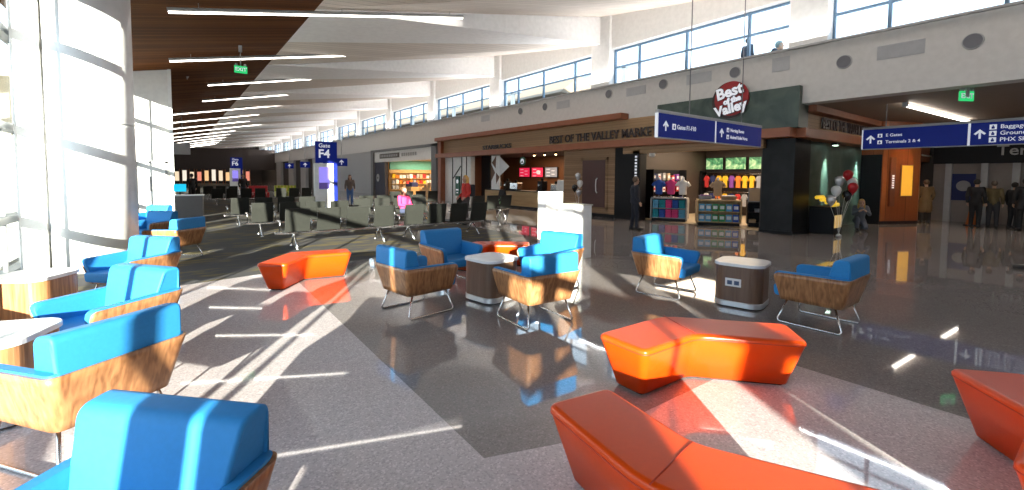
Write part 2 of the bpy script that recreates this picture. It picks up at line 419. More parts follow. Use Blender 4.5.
# ------------------------------------------------------------------ shop fronts (setting)
# dividing walls, backs and ceilings of the shop units
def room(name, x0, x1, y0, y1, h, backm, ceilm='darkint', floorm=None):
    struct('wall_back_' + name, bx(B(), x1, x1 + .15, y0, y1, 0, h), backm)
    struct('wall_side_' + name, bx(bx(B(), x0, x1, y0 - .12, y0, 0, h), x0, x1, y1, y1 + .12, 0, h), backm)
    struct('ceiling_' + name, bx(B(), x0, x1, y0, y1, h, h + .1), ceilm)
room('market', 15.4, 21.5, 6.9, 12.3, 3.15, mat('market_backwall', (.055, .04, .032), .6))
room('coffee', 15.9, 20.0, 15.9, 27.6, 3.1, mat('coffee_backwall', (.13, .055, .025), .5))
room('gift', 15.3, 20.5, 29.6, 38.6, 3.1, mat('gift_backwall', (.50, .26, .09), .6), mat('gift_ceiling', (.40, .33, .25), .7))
struct('floor_market', bx(B(), 15.6, 21.5, 6.95, 12.25, 0, .006), plain('market_floor', (.40, .31, .20), .4))
# boarded fascia with two cornices; marble upstand and black column at the corner
struct('wall_fascia', bx(B(), 14.98, 15.4, 10.5, 28.2, 3.2, 4.15), 'fascia')
bm = bx(B(), 14.55, 15.05, 5.75, 28.2, 2.99, 3.27, .015); bx(bm, 15.05, 22.2, 5.5, 6.0, 2.99, 3.27, .015)
struct('trim_lower_cornice', bm, 'cornice')
struct('trim_upper_cornice', bx(B(), 14.5, 15.0, 12.0, 28.2, 4.12, 4.36, .015), 'cornice')
struct('trim_end_post', bx(B(), 14.75, 15.2, 27.75, 28.2, 0, 3.0), 'cornice')
struct('trim_end_post_upper', bx(B(), 14.75, 15.0, 27.75, 28.2, 3.27, 4.12), 'cornice')
struct('wall_marble_upstand', bx(B(), 14.8, 15.5, 5.62, 10.5, 3.27, 4.5, .01), 'marble')
struct('wall_market_lintel', bx(B(), 15.05, 15.4, 6.7, 12.3, 2.72, 3.2), 'fascia')
struct('wall_side_fascia', bx(B(), 15.5, 22.2, 5.72, 5.95, 3.2, 3.98), 'fascia')
struct('trim_side_cornice', bx(B(), 15.5, 26, 5.4, 5.75, 3.78, 3.98, .01), 'cornice')
struct('column_black', bx(B(), 15.25, 16.45, 5.85, 6.8, 0, 3.0, .008), 'blackstone')
struct('column_black_pedestal', bx(B(), 15.22, 16.48, 5.82, 6.83, 0, .1), 'dark')
struct('wall_market_jamb', bx(B(), 15.1, 15.5, 11.45, 12.75, 0, 3.0), 'dark')
struct('wall_marble_side', bx(B(), 16.45, 21.86, 5.98, 6.9, 0, 3.05), 'marble')
struct('wall_doorway_shade', bx(B(), 21.80, 21.87, 5.32, 5.97, 0, 2.7), 'dark')  # black panel stands in for the shade inside a doorway
RW = [(21.88, 5.3), (23.6, 4.55), (23.7, 4.55), (23.7, 7), (21.88, 7)]
struct('wall_redwood', prism(B(), RW, .12, 3.98), 'redwood')
struct('baseboard_redwood', prism(B(), RW, 0, .12), 'dark')
struct('wall_gift_nook', bx(B(), 23.7, 26.2, 6.5, 6.7, 0, 4.0), 'darkint')
struct('wall_nook_end', bx(B(), 26.2, 26.4, 4.6, 6.7, 0, 4.0), 'darkint')
struct('trim_nook_header', bx(B(), 23.7, 26.2, 4.75, 4.95, 2.5, 3.98), 'cornice')
# boarded wall with brown door between coffee bar and market
struct('wall_boarded', bx(B(), 15.1, 15.9, 12.75, 15.9, 0, 3.0), 'slatwood')
struct('baseboard_boarded', bx(B(), 15.06, 15.1, 12.75, 15.9, 0, .14), 'dark')
d = struct('door_2', bx(B(), 15.04, 15.1, 13.25, 14.6, .42, 2.5), 'doorbrown')
fr = bx(B(), 15.06, 15.1, 13.13, 13.25, .3, 2.62); bx(fr, 15.06, 15.1, 14.6, 14.72, .3, 2.62); bx(fr, 15.06, 15.1, 13.13, 14.72, 2.5, 2.62); bx(fr, 15.06, 15.1, 13.13, 14.72, .3, .42)
struct('door_frame', fr, 'slatwood', d)
hp = tube(B(), [(15.02, 13.68, 1.05), (14.95, 13.68, 1.12), (14.93, 13.68, 1.38), (14.95, 13.68, 1.64), (15.02, 13.68, 1.7)], .022)
struct('door_handle', hp, 'clad', d)
# white walls and portal around the gift shop, plain walls further along
struct('wall_gift_pier', bx(B(), 15.0, 15.4, 28.2, 29.6, 0, 4.0), 'lgrey')
bm = bx(B(), 14.8, 15.3, 28.5, 29.3, 0, 4.05); bx(bm, 14.8, 15.3, 41.0, 41.6, 0, 4.05); bx(bm, 14.8, 15.3, 28.5, 41.6, 3.85, 4.05)
struct('trim_gift_portal', bm, plain('portal_grey', (.17, .17, .18), .5))
struct('wall_gift_header', bx(B(), 14.95, 15.3, 29.3, 41.0, 2.95, 3.85), 'clad')
struct('wall_gift_jamb', bx(B(), 15.0, 15.3, 38.6, 41.0, 0, 2.95), plain('jamb_aubergine', (.03, .028, .05), .5))
struct('wall_right_plain', bx(B(), 15.0, 15.4, 41.6, 60, 0, 4.0), 'lgrey')
struct('wall_right_far', bx(B(), 15.3, 15.6, 60, Y1, 0, 4.0), 'darkint')
for i, (a, b) in enumerate(((61, 64), (68, 71), (76, 79.5), (86, 90))):
    struct('wall_far_pier', bx(B(), 14.9, 15.4, a, b, 0, 4.0), 'lgrey')
# white boarding and green banner at the left end of the coffee bar
struct('wall_coffee_panels', bx(B(), 15.1, 15.4, 24.4, 27.75, 0, 3.0), 'clad')
bm = B()
for y in (24.9, 25.5, 26.7): bx(bm, 15.07, 15.11, y - .03, y + .03, 0, 3.0)
tube(bm, [(15.07, 26.6, 1.6), (15.07, 25.6, 2.4)], .03)
struct('trim_coffee_battens', bm, 'dark')
struct('wall_coffee_dark_opening', bx(B(), 15.9, 16.0, 23.4, 24.4, 0, 3.1), 'dark')  # black panel put where an open bay lies in shade
# far end of the concourse: dark cross hall with lit openings
struct('wall_cross_hall', bx(B(), -2.3, 15.0, 92, 92.3, 2.6, 6.2), plain('hall_dark', (.05, .035, .03), .7))
# ------------------------------------------------------------------ lounge furniture
def upath(hw, yf, yb, r):
    """open U in plan, front right -> back -> front left, fixed sample count"""
    pts = []; f = lambda a, b, n: [(a[0] + (b[0] - a[0]) * i / n, a[1] + (b[1] - a[1]) * i / n) for i in range(n)]
    def arc(p0, p1, p2, n):
        return [tuple(Vector(p0) * (1 - t) ** 2 + Vector(p1) * 2 * t * (1 - t) + Vector(p2) * t * t) for t in [i / n for i in range(n)]]
    a, b = (hw, yf), (hw, yb + r); c, d = (hw - r, yb), (-hw + r, yb); e, g = (-hw, yb + r), (-hw, yf)
    pts += [(hw, yf - (yf - yb - r) * s) for s in (0, .015, .04, .08, .13, .3, .5, .7)] + [] 
    pts += arc(b, (hw, yb), c, 6) + f(c, d, 6) + arc(d, (-hw, yb), e, 6)
    pts += [(-hw, yb + r + (yf - yb - r) * s) for s in (0, .3, .5, .7, .87, .92, .96, .985, 1)]
    return pts
def wrap(bot, top, zb, zarm, zback, inset, thick, r=.07, rnd=.075, ztop_add=0.):
    """a bent panel running round a seat; bot/top = (half width, front y, back y)"""
    def path(c, off): return upath(c[0] - off, c[1], c[2] + off, max(.02, r - off * .5))
    bo, to, bi, ti = path(bot, inset), path(top, inset), path(bot, inset + thick), path(top, inset + thick)
    n = len(bo); M = 6; bm = B(); zref = max(zarm, zback); go, gi = [], []
    for i in range(n):
        yfrac = (to[i][1] - top[1]) / (top[2] - top[1])          # 0 front .. 1 back
        zt = zarm + (zback - zarm) * yfrac
        dist = abs(to[i][1] - top[1])
        if dist < rnd: zt -= rnd - math.sqrt(max(0, rnd ** 2 - (rnd - dist) ** 2))
        zt += ztop_add
        ro, ri = [], []
        for j in range(M + 1):
            z = zb + (zt - zb) * j / M; k = (z - zb) / (zref - zb)
            ro.append(bm.verts.new((bo[i][0] + (to[i][0] - bo[i][0]) * k, bo[i][1] + (to[i][1] - bo[i][1]) * k, z)))
            ri.append(bm.verts.new((bi[i][0] + (ti[i][0] - bi[i][0]) * k, bi[i][1] + (ti[i][1] - bi[i][1]) * k, z)))
        go.append(ro); gi.append(ri)
    for i in range(n - 1):
        for j in range(M):
            bm.faces.new((go[i][j], go[i + 1][j], go[i + 1][j + 1], go[i][j + 1])).smooth = True
            bm.faces.new((gi[i][j], gi[i][j + 1], gi[i + 1][j + 1], gi[i + 1][j])).smooth = True
        bm.faces.new((go[i][M], go[i + 1][M], gi[i + 1][M], gi[i][M])); bm.faces.new((go[i][0], gi[i][0], gi[i + 1][0], go[i + 1][0]))
    for i in (0, n - 1):
        for j in range(M): bm.faces.new((go[i][j], go[i][j + 1], gi[i][j + 1], gi[i][j]))
    return bm
def make_chair(label, loc, face, group=None):
    t = thing('lounge_chair', label, 'armchair', loc, math.atan2(-face[0], face[1]), group)
    bot, top = (.325, .30, -.335), (.40, .385, -.42)
    obj('shell', wrap(bot, top, .285, .615, .635, 0, .018), 'walnut', t)
    obj('armrest_padding', wrap(bot, top, .33, .615, .635, .020, .055, .06, .075, .014), 'blue', t)
    pan = prism(B(), [(.30, .285), (-.30, .285), (-.30, -.31), (.30, -.31)], .285, .31); obj('seat_pan', pan, 'walnut', t)
    s = B(); polyx(s, fillet([(.385, .32), (.40, .455), (-.30, .435), (-.30, .31)], [.04, .045, .02, .02], 5), -.29, .29)
    obj('seat_cushion', s, 'blue', t)
    bk = B(); prof = fillet([(-.13, .43), (-.245, .845), (-.395, .86), (-.405, .62), (-.33, .43)], [.03, .045, .05, .03, .02], 6)
    polyx(bk, prof, -.31, .31)
    for v in bk.verts:                                            # widens upwards over the arms
        v.co.x *= 1 + max(0, min(1, (v.co.z - .56) / .10)) * .16
    bmesh.ops.bevel(bk, geom=[e for e in bk.edges if len(e.link_faces) == 2 and any(len(f.verts) > 6 for f in e.link_faces)], offset=.018, segments=3, profile=.6, affect='EDGES')
    for f in bk.faces: f.smooth = len(f.verts) < 6
    obj('back_cushion', bk, 'blue', t)
    for sx in (-1, 1):
        x0, x1 = sx * .27, sx * .33
        pts = fillet([(.24, .29), (.335, .012), (-.345, .012), (-.25, .29)], [0, .05, .05, 0], 6)
        obj('leg', tube(B(), [(x0 + (x1 - x0) * (.29 - z) / .278, y, z) for y, z in pts], .0115), 'chrome', t)
    return t
CH = [
 ('blue lounge chair nearest the camera, its back cushion large in the lower left corner', (-.25, 1.95), (-.72, -.69)),
 ('blue lounge chair showing its walnut back at the left edge, behind the nearest chair', (-.50, 3.95), (-.60, .80)),
 ('blue lounge chair facing the white table edge, third in the window row from the camera', (-.50, 5.45), (-.80, -.60)),
 ('blue lounge chair in front of the big white column, fourth in the window row', (-.47, 8.05), (-.75, -.66)),
 ('blue lounge chair just past the big white column, fifth in the window row', (.0, 11.6), (-.72, .69)),
 ('blue lounge chair second from the far end of the window row', (-.45, 13.6), (-.72, -.69)),
 ('blue lounge chair at the far end of the window row by the grey podium', (-.55, 16.3), (-.72, -.69)),
 ('blue lounge chair with lit walnut back at the left of the middle round-cornered table', (2.52, 5.38), (.99, .14)),
 ('blue lounge chair seen from behind, right of the middle table, sunlit walnut back', (3.52, 4.20), (.06, 1.)),
 ('blue lounge chair behind the middle table turned towards the camera, orange bench beside it', (3.62, 6.45), (.05, -1)),
 ('blue lounge chair with rounded sunlit headrest in front of the white kiosk', (4.72, 5.25), (-.96, -.25)),
 ('blue lounge chair left of the table with the outlet panel, front turned to the camera', (5.98, 4.0), (.20, -.98)),
 ('blue lounge chair right of the outlet panel table, dark walnut side to the camera', (6.22, 2.06), (-.02, 1)),
]
c0 = None
for lab, p, f in CH:
    loc = (p[0], p[1], 0); rz = math.atan2(-f[0], f[1])
    if c0 is None: c0 = make_chair(lab, loc, f, 'blue lounge chairs')
    else: dup(c0, loc, rz, lab)

def make_table(label, loc, rz, group='round-cornered side tables'):
    t = thing('side_table', label, 'table', loc, rz, group)
    obj('body', prism(B(), rrect(.60, .60, .15, 8), .09, .565), 'walnut_dark', t)
    obj('tabletop', prism(B(), rrect(.64, .64, .17, 8), .565, .605, None, .012, 2), 'laminate', t)
    obj('plinth', prism(B(), rrect(.615, .615, .155, 8), .02, .09, None, .006, 1), 'silver', t)
    for sx in (-1, 1):
        for sy in (-1, 1): obj('foot', cyl(B(), (sx * .2, sy * .2, 0), (sx * .2, sy * .2, .022), .03, None, 12), 'dark', t)
    return t
t0 = make_table('walnut side table with pale top between the middle lounge chairs', (3.62, 5.28, 0), .15)
t1 = dup(t0, (6.30, 3.02, 0), .22, 'walnut side table with a white outlet panel on its front, between two blue chairs')
pn = obj('outlet_panel', bx(B(), -.30 - .006, -.297, -.06, .14, .29, .40, .004), 'laminate', t1, label='white framed outlet panel')
for y0 in (-.035, .052):
    q = obj('socket', bx(B(), -.31, -.305, y0, y0 + .06, .315, .37), plain('socket_blue_grey', (.05, .08, .16), .4), pn)
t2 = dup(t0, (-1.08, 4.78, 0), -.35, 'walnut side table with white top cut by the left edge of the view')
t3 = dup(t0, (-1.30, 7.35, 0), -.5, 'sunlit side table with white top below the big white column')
for t in (t2, t3): swap_mat(t, W['walnut_dark'], W['walnut'])  # tables in sun get lighter walnut, putting sunlight into the colour

def make_bench(label, inner, d1, d2, L1, L2, w=.46, H=.43, group='orange chevron benches'):
    """chevron bench: `inner` concave corner on plan, d1 / d2 directions of the two arms from it"""
    a, b = Vector(d1).normalized(), Vector(d2).normalized()
    na = Vector((-a.y, a.x)); nb = Vector((-b.y, b.x))
    if na.dot(b) > 0: na = -na
    if nb.dot(a) > 0: nb = -nb
    # outer corner
    k = (na + nb); k = k / k.dot(na) * w
    end = lambda v, n, L: (v * L, v * L + n * w)
    p1i, p1o = end(a, na, L1); p2i, p2o = end(b, nb, L2)
    poly = [tuple(x) for x in (Vector((0, 0)), p1i, p1o, k, p2o, p2i)]
    ar = sum(poly[i][0] * poly[(i + 1) % 6][1] - poly[(i + 1) % 6][0] * poly[i][1] for i in range(6))
    if ar < 0: poly = poly[::-1]
    top = fillet(poly, [.10 if Vector(p).length < 1e-6 else (.16 if (Vector(p) - k).length < 1e-6 else .075) for p in poly], 5)
    bot = fillet(offset_poly(poly, .105), [.06 if i else .06 for i in range(6)], 5)
    t = thing('bench', label, 'bench', (inner[0], inner[1], 0), 0, group)
    bm = B(); n = len(top)
    rings = []
    for z, f, ins in ((.02, 0., 0), (H - .055, .93, 0), (H - .025, 1., .0), (H - .008, 1., .012), (H, 1., .035)):
        tp = offset_poly(top, ins) if ins else top
        rings.append([bm.verts.new((bot[i][0] + (tp[i][0] - bot[i][0]) * f, bot[i][1] + (tp[i][1] - bot[i][1]) * f, z)) for i in range(n)])
    for A, Bq in zip(rings, rings[1:]):
        for i in range(n): bm.faces.new((A[i], A[(i + 1) % n], Bq[(i + 1) % n], Bq[i])).smooth = True
    bm.faces.new(rings[0][::-1]); bm.faces.new(rings[-1])
    o = obj('upholstery', bm, 'orange', t)
    st = tube(B(), [(*(Vector((0, 0)) + k * .04), H + .001), (*(k * .5), H + .0015), (*(k * .95), H + .001)], .0035, 6)
    obj('seam', st, plain('seam_thread', (.42, .03, .008), .5) if 'seam_thread' not in bpy.data.materials else bpy.data.materials['seam_thread'], t)
    pts = offset_poly(top, -.001)
    obj('piping', tube(B(), [(x, y, H - .042) for x, y in offset_poly([(bot[i][0] + (top[i][0] - bot[i][0]) * .965, bot[i][1] + (top[i][1] - bot[i][1]) * .965) for i in range(n)], -.001)], .0045, 6, True), bpy.data.materials['seam_thread'], t)
    obj('plinth', prism(B(), offset_poly(bot, .03), 0, .03), 'dark', t)
    return t
make_bench('orange chevron bench with sunlit yellow front in the middle of the open floor', (3.50, 2.04), (-1, .03), (.66, -.75), .67, .86, .50)
make_bench('large orange chevron bench cut by the bottom edge, half in shade', (2.06, 1.20), (.16, .98), (.45, -.89), .66, .85)
make_bench('orange chevron bench on the left, standing where the carpet begins', (1.76, 7.90), (-.60, -.80), (.97, -.15), .74, .68)
make_bench('dark orange chevron bench entering at the right edge of the view', (3.85, .20), (.75, .66), (-.99, .02), .66, .75)
make_bench('orange concave bench tucked behind the middle lounge chairs', (4.85, 7.2), (-.85, -.40), (.75, -.62), .70, .8)
# ------------------------------------------------------------------ gate seating
def make_seats(label, loc, rz, n, group, pitch=.70):
    """beam seating, n seats along +x, facing +y"""
    t = thing('gate_seating', label, 'seating', loc, rz, group)
    obj('beam', bx(B(), -.1, n * pitch + .02, -.04, .04, .33, .39, .008), 'chrome', t)
    for i in range(n):
        x0, x1 = i * pitch + .07, i * pitch + pitch - .09
        prof = [(-.235, .43), (-.275, .60), (-.32, .80), (-.35, .965), (-.385, .97), (-.36, .80), (-.31, .58), (-.275, .41)]
        s = B(); polyx(s, fillet(prof, .012, 2), x0, x1); obj('backrest', s, 'seatleather', t)
        s = B(); polyx(s, fillet([(-.26, .415), (.05, .40), (.25, .435), (.25, .455), (.04, .435), (-.25, .45)], .012, 2), x0, x1); obj('seat', s, 'seatleather', t)
    for i in range(n + 1):
        x = i * pitch - .01
        a = tube(B(), fillet([(x, -.20), (x, -.30)], 0) and [(x, -.02, .38), (x, -.10, .52), (x, -.16, .62), (x, -.05, .655), (x, .14, .66)], .016)
        bx(a, x - .025, x + .025, -.14, .16, .65, .675, .008)
        obj('armrest', a, 'chrome', t)
    for i in ((0, n - 1) if n < 5 else (0, n // 2, n - 1)):
        x = i * pitch + pitch * .45
        a = tube(B(), [(x, -.36, .02), (x, -.22, .16), (x, 0, .35)], .022); tube(a, [(x, .32, .02), (x, .2, .15), (x, 0, .35)], .022)
        cyl(a, (x, -.36, 0), (x, -.36, .03), .035); cyl(a, (x, .32, 0), (x, .32, .03), .035)
        obj('leg', a, 'chrome', t)
    return t
g = 'black beam seats at the gate'
s0 = make_seats('four-seat grey beam bench, left half of the front seating row', (1.98, 11.75, 0), 0, 4, g)
dup(s0, (4.92, 11.75, 0), 0, 'four-seat grey beam bench, right half of the front seating row')
dup(s0, (1.65, 14.6, 0), 0, 'four-seat beam bench, left part of the second seating row')
dup(s0, (7.55, 14.9, 0), PI, 'four-seat beam bench facing the camera behind the front row, with the woman in pink')
dup(s0, (8.75, 15.6, 0), 0, 'four-seat beam bench at the right end of the second row, by the woman in red')
dup(s0, (1.45, 17.9, 0), 0, 'four-seat beam bench, left part of the third seating row')
dup(s0, (5.6, 17.6, 0), 0, 'four-seat beam bench, right part of the third seating row')
dup(s0, (1.6, 30, 0), PI / 2 * 0, 'far dark beam bench, left of two beyond the podium')
dup(s0, (4.8, 30, 0), 0, 'far dark beam bench, right of two beyond the podium')
dup(s0, (.8, 36, 0), 0, 'distant beam bench left of the far red bench')
dup(s0, (8.5, 21.8, 0), .0, 'four-seat beam bench between the gate totem and the gift shop')

# ------------------------------------------------------------------ linear lights, ceiling fittings
L = [(13.3, 0., 7.9), (19.0, 0., 7.65), (24.7, 1.36, 7.5), (30.3, 1.4, 7.4)] + [(36 + 5.65 * k, 0., 7.5) for k in range(10)]
names = ['longest linear ceiling light, nearest the camera at the top of the view', 'second linear ceiling light from the camera, crossing behind the hanging exit sign',
         'third linear ceiling light from the camera, a short one', 'fourth linear ceiling light from the camera'] + ['%s linear ceiling light from the camera' % q for q in
         ('fifth', 'sixth', 'seventh', 'eighth', 'ninth', 'tenth', 'eleventh', 'twelfth', 'thirteenth', 'fourteenth')]
zl = lambda x: 5.5 + .195 * x
for (y, x0, x1), nm in zip(L, names):
    t = thing('linear_light', nm, 'ceiling light', (0, y, 0), 0, 'linear ceiling lights')
    bm = B(); cyl(bm, (x0, 0, zl(x0) + .045), (x1, 0, zl(x1) + .045), .06, None, 4)
    h = obj('housing', bm, 'lgrey', t)
    bm = B(); cyl(bm, (x0 + .02, 0, zl(x0)), (x1 - .02, 0, zl(x1)), .04, None, 8); obj('diffuser', bm, 'lamp', t)
    for x in (x0 + .6, (x0 + x1) / 2, x1 - .5):
        top = ZW(x) if x < 3.3 else ZW(x) + .3
        obj('hanger', cyl(B(), (x, 0, zl(x) + .05), (x, 0, top), .008, None, 6), 'lgrey', t)
t = thing('linear_light', 'linear light in the low soffit of the side corridor', 'ceiling light', (0, 0, 0))
bm = B(); cyl(bm, (17.0, 3.66, 3.89), (23.6, 3.23, 3.89), .05, None, 8); obj('diffuser', bm, 'lamp', t)
obj('housing', bx(B(), 16.9, 17.0, 3.6, 3.72, 3.84, 3.975), 'lgrey', t)
for i, (x, y, lb) in enumerate(((-.75, 13.0, 'small ceiling sprinkler on the boards right of the column'), (.35, 20.0, 'small ceiling sprinkler beyond the second linear light'), (.6, 23.5, 'small ceiling sprinkler over the vestibule'))):
    t = thing('sprinkler', lb, 'sprinkler', (x, y, ZW(x)), 0)
    obj('escutcheon', lathe(B(), [(.05, .02), (.055, 0), (.03, -.03)], 16), 'lgrey', t); obj('head', cyl(B(), (0, 0, -.03), (0, 0, -.1), .018), 'chrome', t)

def exit_sign(label, loc, rz, hang):
    t = thing('exit_sign', label, 'exit sign', loc, rz)
    obj('panel', bx(B(), -.19, .19, -.02, .02, -.12, .12, .01), emis('exit_green', (.02, .34, .10), 1.) if 'exit_green' not in bpy.data.materials else bpy.data.materials['exit_green'], t)
    text('lettering', 'EXIT', .16, 'signwhite', t, (0, -.022, 0), FACE_NY, .003, 'CENTER', .004)
    obj('canopy', bx(B(), -.05, .05, -.03, .03, hang - .22, hang, .005), 'lgrey', t)
    obj('hanger', cyl(B(), (0, 0, .12), (0, 0, hang), .015), 'lgrey', t)
    obj('lamp_head', bx(bx(B(), -.16, -.09, -.035, .035, .13, .19, .01), .09, .16, -.035, .035, .13, .19, .01), 'lgrey', t)
    return t
exit_sign('green exit sign hanging from the boarded ceiling', (1.93, 17.8, 5.28), 0, .80)
exit_sign('green exit sign hanging from the low soffit at the right', (15.45, 2.2, 3.78), -.55, .2)

# round speakers and grilles on the white band
for i, (y, z, lb) in enumerate(((13.07, 5.3, 'leftmost of the big round wall speakers, above the boarded wall'), (10.4, 5.3, 'round wall speaker left of the hanging gates sign cables'), (7.66, 5.25, 'round wall speaker above the round red shop sign'),
                          (4.61, 5.0, 'round wall speaker right of the marble corner'), (2.08, 4.98, 'largest round wall speaker at the upper right'), (17.2, 5.25, 'small round wall speaker above the coffee bar'), (19.2, 5.25, 'farthest small round wall speaker'))):
    t = thing('round_speaker', lb, 'speaker', (15.0, y, z), -PI / 2, 'round wall speakers')
    bm = B(); cyl(bm, (0, 0, 0), (0, -.03, 0), .19, .18, 28); obj('bezel', bm, 'lgrey', t)
    bm = B(); cyl(bm, (0, -.02, 0), (0, -.036, 0), .165, .165, 28); obj('grille', bm, plain('speaker_grey', (.16, .16, .18), .7) if 'speaker_grey' not in bpy.data.materials else bpy.data.materials['speaker_grey'], t)
gv = plain('vent_grey', (.46, .46, .48), .6)
for y, z, w, h, lb in ((11.66, 5.23, .95, .34, 'grey wall vent left of the hanging sign cables'), (8.95, 5.28, .95, .36, 'grey wall vent between the hanging sign cables'), (6.25, 5.25, .5, .42, 'square grey wall vent over the marble corner'), (3.4, 5.07, .95, .36, 'grey wall vent between the two rightmost speakers'),
                   (15.9, 5.2, .9, .36, 'small grey wall vent above the coffee bar lettering'), (22.6, 5.2, .9, .36, 'farthest grey wall vent above the coffee bar')):
    t = thing('air_vent', lb, 'vent', (15.0, y, z), -PI / 2, 'wall vents on the white band')
    bm = bx(B(), -w / 2, w / 2, -.012, 0, -h / 2, h / 2)
    for q in range(8): bx(bm, -w / 2 + .02, w / 2 - .02, -.02, -.01, -h / 2 + .02 + q * h / 8, -h / 2 + .03 + q * h / 8)
    obj('grille', bm, gv, t)

# ------------------------------------------------------------------ hanging signs
def arrow(bm, c, s, y):
    """upward arrow, c = (x, z)"""
    P = [(-.09, -.5), (.09, -.5), (.09, .12), (.33, -.10), (.46, .03), (0, .5), (-.46, .03), (-.33, -.10), (-.09, .12)]
    vs = [bm.verts.new((c[0] + p[0] * s, y, c[1] + p[1] * s)) for p in P]; bm.faces.new(vs)
    return bm
def solid(bm, d=.006):
    r = bmesh.ops.extrude_face_region(bm, geom=bm.faces[:]); 
    for v in [g for g in r['geom'] if isinstance(g, bmesh.types.BMVert)]: v.co.y -= d
    return bm
def hang_sign(label, loc, rz, w, split, h, lines_l, lines_r, cables, ztop, as_, fl=.14, fr=.14, po=.22, to=.40):
    """double panel directional sign, local face -y, x from 0 to w, z from 0 to h"""
    t = thing('hanging_sign', label, 'direction sign', loc, rz)
    obj('panel', bx(B(), 0, w, -.03, .03, 0, h - .07, .004), 'signblue', t)
    obj('rail', bx(B(), -.01, w + .01, -.04, .04, h - .07, h, .006), 'lgrey', t)
    obj('divider', bx(B(), split - .025, split + .025, -.036, .036, 0, h - .07), 'signwhite', t)
    obj('edge_strip', bx(B(), -.02, .012, -.034, .034, 0, h - .07), 'signwhite', t)
    obj('lower_edge', bx(B(), 0, w, -.034, .034, -.015, .01), 'lgrey', t)
    hh = h - .07
    for (x0, lines, fs) in ((0.0, lines_l, fl), (split, lines_r, fr)):
        a = arrow(B(), (x0 + as_, hh / 2), hh * .42, -.031); obj('arrow_symbol', solid(a), 'signwhite', t)
        n = len(lines)
        for i, s in enumerate(lines):
            z = hh * (1 - (i + 1) / (n + 1)) if n < 3 else hh * (.78 - .28 * i)
            p = bx(B(), x0 + as_ + po, x0 + as_ + po + fs * 1.05, -.036, -.03, z - fs * .52, z + fs * .52)
            pic = obj('pictogram', p, 'signwhite', t)
            q = ball(B(), (x0 + as_ + po + fs * .52, -.037, z + fs * .2), fs * .14, 1, .1, 1); bx(q, x0 + as_ + po + fs * .3, x0 + as_ + po + fs * .75, -.038, -.035, z - fs * .36, z + fs * .06)
            obj('pictogram_figure', q, 'signblue', pic)
            text('lettering', s, fs * 1.15, 'signwhite', t, (x0 + as_ + to, -.032, z), FACE_NY, .003, 'LEFT', .0012)
    for x in cables: obj('cable', cyl(B(), (x, 0, h), (x, 0, ztop), .013, None, 6), plain('cable_grey', (.22, .22, .24), .4) if 'cable_grey' not in bpy.data.materials else bpy.data.materials['cable_grey'], t)
hang_sign('blue hanging sign with white arrows pointing to gates, restroom symbols on its right panel', (8.45, 6.0, 2.63), 0, 4.82, 2.38, .60, ['Gates F1-F10'], ['Nursing Room', 'Animal Relief Area'], (1.25, 3.72), 4.6, .29, .125, .105, .25, .43)
hang_sign('blue hanging sign to terminals and baggage at the right edge of the view', (17.0, 4.64, 2.66), -PI / 2, 5.6, 2.32, .66, ['E Gates', 'Terminals 2 & 4'], ['Baggage Claim', 'Ground Transportation', 'PHX Sky Train'], (.55, 4.9), 1.32, .20, .105, .125, .17, .36)

# ------------------------------------------------------------------ gate totem, podium, kiosk
t = thing('gate_totem', 'white gate totem with blue F4 header and purple screen', 'gate sign', (5.0, 20.7, 0), -.08)
obj('cabinet', bx(bx(B(), -.12, .66, -.12, .12, .06, 2.26, .02), -.05, .6, -.1, .1, 0, .06), 'clad', t)
hd = obj('header_panel', bx(B(), -.06, .82, -.11, .11, 2.28, 3.2, .01), 'signblue', t)
text('lettering', 'Gate', .24, 'signwhite', hd, (.06, -.115, 3.02), FACE_NY, .004, 'LEFT', .002)
text('lettering', 'F4', .50, 'signwhite', hd, (.04, -.115, 2.66), FACE_NY, .004, 'LEFT', .012)
obj('post', bx(B(), .66, .82, -.12, .12, 0, 2.3, .01), 'signblue', t)
scn = obj('screen', bx(B(), .06, .50, -.13, -.115, 1.15, 2.1, .005), mat('screen_violet', (.12, .10, .35), .3, emit=.7, ecol=(.22, .18, .62)), t)
obj('screen_horizon', bx(B(), .06, .50, -.134, -.128, 1.15, 1.42), mat('screen_dusk', (.05, .04, .16), .3, emit=.3, ecol=(.10, .06, .25)), scn)
t2_ = dup(t, (4.0, 45, 0), -.1, 'second white gate totem far down the concourse, its blue header reading F6')
for ch in [c for c in t2_.children_recursive if c.name.startswith('lettering')]:
    if ch.data.vertices and max(v.co.z for v in ch.data.vertices) < 2.95:
        par = ch.parent; bpy.data.objects.remove(ch); text('lettering', 'F6', .50, 'signwhite', par, (.04, -.115, 2.66), FACE_NY, .004, 'LEFT', .012)
t = thing('hanging_sign', 'small far blue gate sign hanging under the band, first from the gate totem', 'gate sign', (14.6, 48, 0), 0, 'far blue gate signs')
obj('panel', bx(B(), -1.2, 0, -.05, .05, 2.7, 3.5), 'signblue', t); obj('arrow_symbol', solid(arrow(B(), (-.6, 3.1), .5, -.052)), 'signwhite', t)
obj('hanger', bx(B(), -.65, -.55, -.03, .03, 3.5, 6.8), 'lgrey', t)
dup(t, (14.6, 56, 0), 0, 'small far blue gate sign hanging under the band, second from the gate totem')
dup(t, (14.6, 64, 0), 0, 'small far blue gate sign hanging under the band, third from the gate totem')
dup(t, (14.6, 74, 0), 0, 'farthest small blue gate sign hanging under the band')

